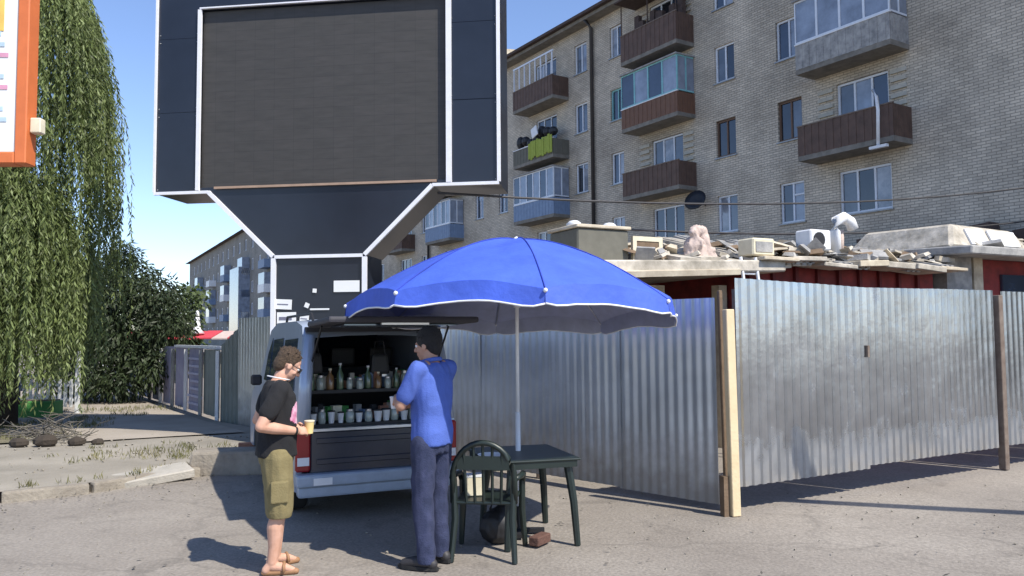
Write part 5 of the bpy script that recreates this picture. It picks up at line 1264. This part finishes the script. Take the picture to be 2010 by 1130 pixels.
    MB().lathe([(.031, 0), (.031, .02)], n=14).build("wristband", M_blackp, t).matrix_local = Matrix.Translation(Vector(elR).lerp(Vector(wrR), .93)) @ (Vector(wrR)-Vector(elR)).to_track_quat('Z', 'Y').to_matrix().to_4x4()
    return t
ml = man_left()
# the wallet-like yellow cup in his hands
mm = Matrix.Translation(ml.location) @ Matrix.Rotation(rad(-66), 4, 'Z')
t = thing("drinking_cup", 'pale yellow cup held in both hands by the man in shorts', 'cup', mm @ Vector((.03*.93, .245*.91, 1.02*.912)), 0)
MB().lathe([(.026, 0), (.035, .085), (.036, .088), (.030, .086)], n=16).build("cup_body", mat("yellow_cup", (.72, .58, .26), rough=.5), t, smooth='auto')
MB().lathe([(.037, .082), (.038, .09), (.034, .092)], n=16).build("rim_band", M_cream, t, smooth='auto')

# ---- man in blue
def man_blue():
    rz = rad(58)
    t = thing("person", 'dark-haired man in blue polo shirt and jeans seen from behind with folded arms', 'person', (-.58, 5.72, 0), rz); t.scale = (.92, .90, .96)
    HM = Matrix.Translation((0.0, .045, 1.605)) @ Matrix.Rotation(rad(14), 4, 'Z') @ Matrix.Rotation(rad(-8), 4, 'X')
    shR, elR, wrR = (.20, -.01, 1.43), (.225, .15, 1.17), (.02, .25, 1.16)
    shL, elL, wrL = (-.20, -.01, 1.43), (-.255, .10, 1.18), (-.10, .27, 1.22)
    legs = [((.10, 0, .89), (.105, .035, .48), (.11, -.01, .09), (.135, .17, .03)), ((-.10, 0, .89), (-.115, .0, .48), (-.13, -.055, .09), (-.17, .12, .03))]
    b = MB()
    loft(b, [((0, 0, .86), .14, .10), ((0, 0, .95), .165, .115), ((0, 0, 1.08), .150, .105), ((0, .0, 1.25), .165, .115), ((0, 0, 1.38), .17, .105), ((0, 0, 1.45), .12, .07), ((0, .0, 1.49), .06, .055)])
    capsule(b, (0, -.01, 1.43), (0, .02, 1.55), .062, .057)
    for sh, el, wr in ((shR, elR, wrR), (shL, elL, wrL)):
        capsule(b, (sh[0]*.5, sh[1], sh[2]+.02), sh, .055, .055); arm_shapes(b, sh, el, wr, (.055, .047, .045, .030))
    hand(b, wrR, (-.9, .3, -.15), (.2, .9, .2), (0, 0, 1), .45); hand(b, wrL, (.55, .75, -.35), (-.6, .6, .5), (0, 0, 1), .5)
    for l in legs: leg_shapes(b, *l)
    head(b, HM); remeshed("body", b, M_skin2, t, .0065, 3)
    hair(HM, M_hairk, t, seed=5); eyes(HM, t)
    s = MB()
    loft(s, [((0, -.005, .88), .172, .135), ((0, -.005, .98), .172, .134), ((0, 0, 1.10), .168, .128), ((0, 0, 1.25), .182, .132), ((0, 0, 1.37), .192, .122), ((0, -.005, 1.45), .155, .090), ((0, 0, 1.48), .085, .072)])
    for sh, el in ((shR, elR), (shL, elL)):
        q = Vector(sh).lerp(Vector(el), .72); capsule(s, (sh[0]*.55, sh[1], sh[2]), sh, .070, .068); chain(s, [sh, Vector(sh).lerp(q, .6), q], [.069, .070, .066])
    p_ = remeshed("polo_shirt", s, M_polo, t, .010, 3, wrinkle=.0075, wfreq=9)
    for v in p_.data.vertices:
        if v.co.z < .875: v.co.z = .875 + (v.co.z-.875)*.15
    c = MB(); pts = []
    for k in range(17): a = 2*PI*k/16; pts.append((.072*math.cos(a), .0+.070*math.sin(a), 1.497-.014*math.sin(a)))
    c.tube(pts, .016, n=8, caps=False); c.build("collar", M_polo, p_, smooth=True)
    s = MB(); loft(s, [((0, 0, .82), .150, .110), ((0, 0, .90), .166, .124), ((0, .0, .97), .165, .122)])
    for hp, kn, an, to in legs:
        e = Vector(an)+Vector((0, 0, -.035)); k_ = Vector(kn); chain(s, [hp, Vector(hp).lerp(k_, .5), k_, k_.lerp(e, .5), e], [.100, .092, .082, .074, .066])
    j = remeshed("jeans", s, M_jeans, t, .010, 3, wrinkle=.008, wfreq=10)
    for v in j.data.vertices:
        if v.co.z < .05: v.co.z = .05 + (v.co.z-.05)*.1
    for l in legs: shoe(l[2], l[3], M_shoe, t)
    MB().lathe([(.034, -.012), (.034, .014)], n=16).build("watch", M_steel, t).matrix_local = Matrix.Translation(Vector(elL).lerp(Vector(wrL), .9)) @ (Vector(wrL)-Vector(elL)).to_track_quat('Z', 'Y').to_matrix().to_4x4()
    return t
mbm = man_blue()
mm = Matrix.Translation(mbm.location) @ Matrix.Rotation(rad(58), 4, 'Z')
t = thing("drinking_cup", 'small white cup held by the man in the blue shirt', 'cup', mm @ Vector((-.035*.92, .355*.90, 1.13*.96)), 0)
MB().lathe([(.024, 0), (.033, .08), (.034, .083), (.028, .081)], n=16).build("cup_body", M_white, t, smooth='auto')
MB().lathe([(.035, .078), (.036, .086), (.032, .088)], n=16).build("rim_band", M_white, t, smooth='auto')

# unseen cable added out of frame, thickened so its shadow crosses the asphalt
t = thing("shadow_cable", 'unseen thick cable added above the yard to cast the shadow line on the asphalt', 'cable', (0, 0, 0))
SH = SUN.xy/SUN.z; HH = 3.6
a = Vector((4.47+2.2, 7.07-.55, 0)) ; b = Vector((2.2, 7.98, 0))
MB().tube([(a.x+SH.x*HH, a.y+SH.y*HH, HH), (b.x+SH.x*HH, b.y+SH.y*HH, HH)], .095, n=8).build("cable", M_pipe, t)
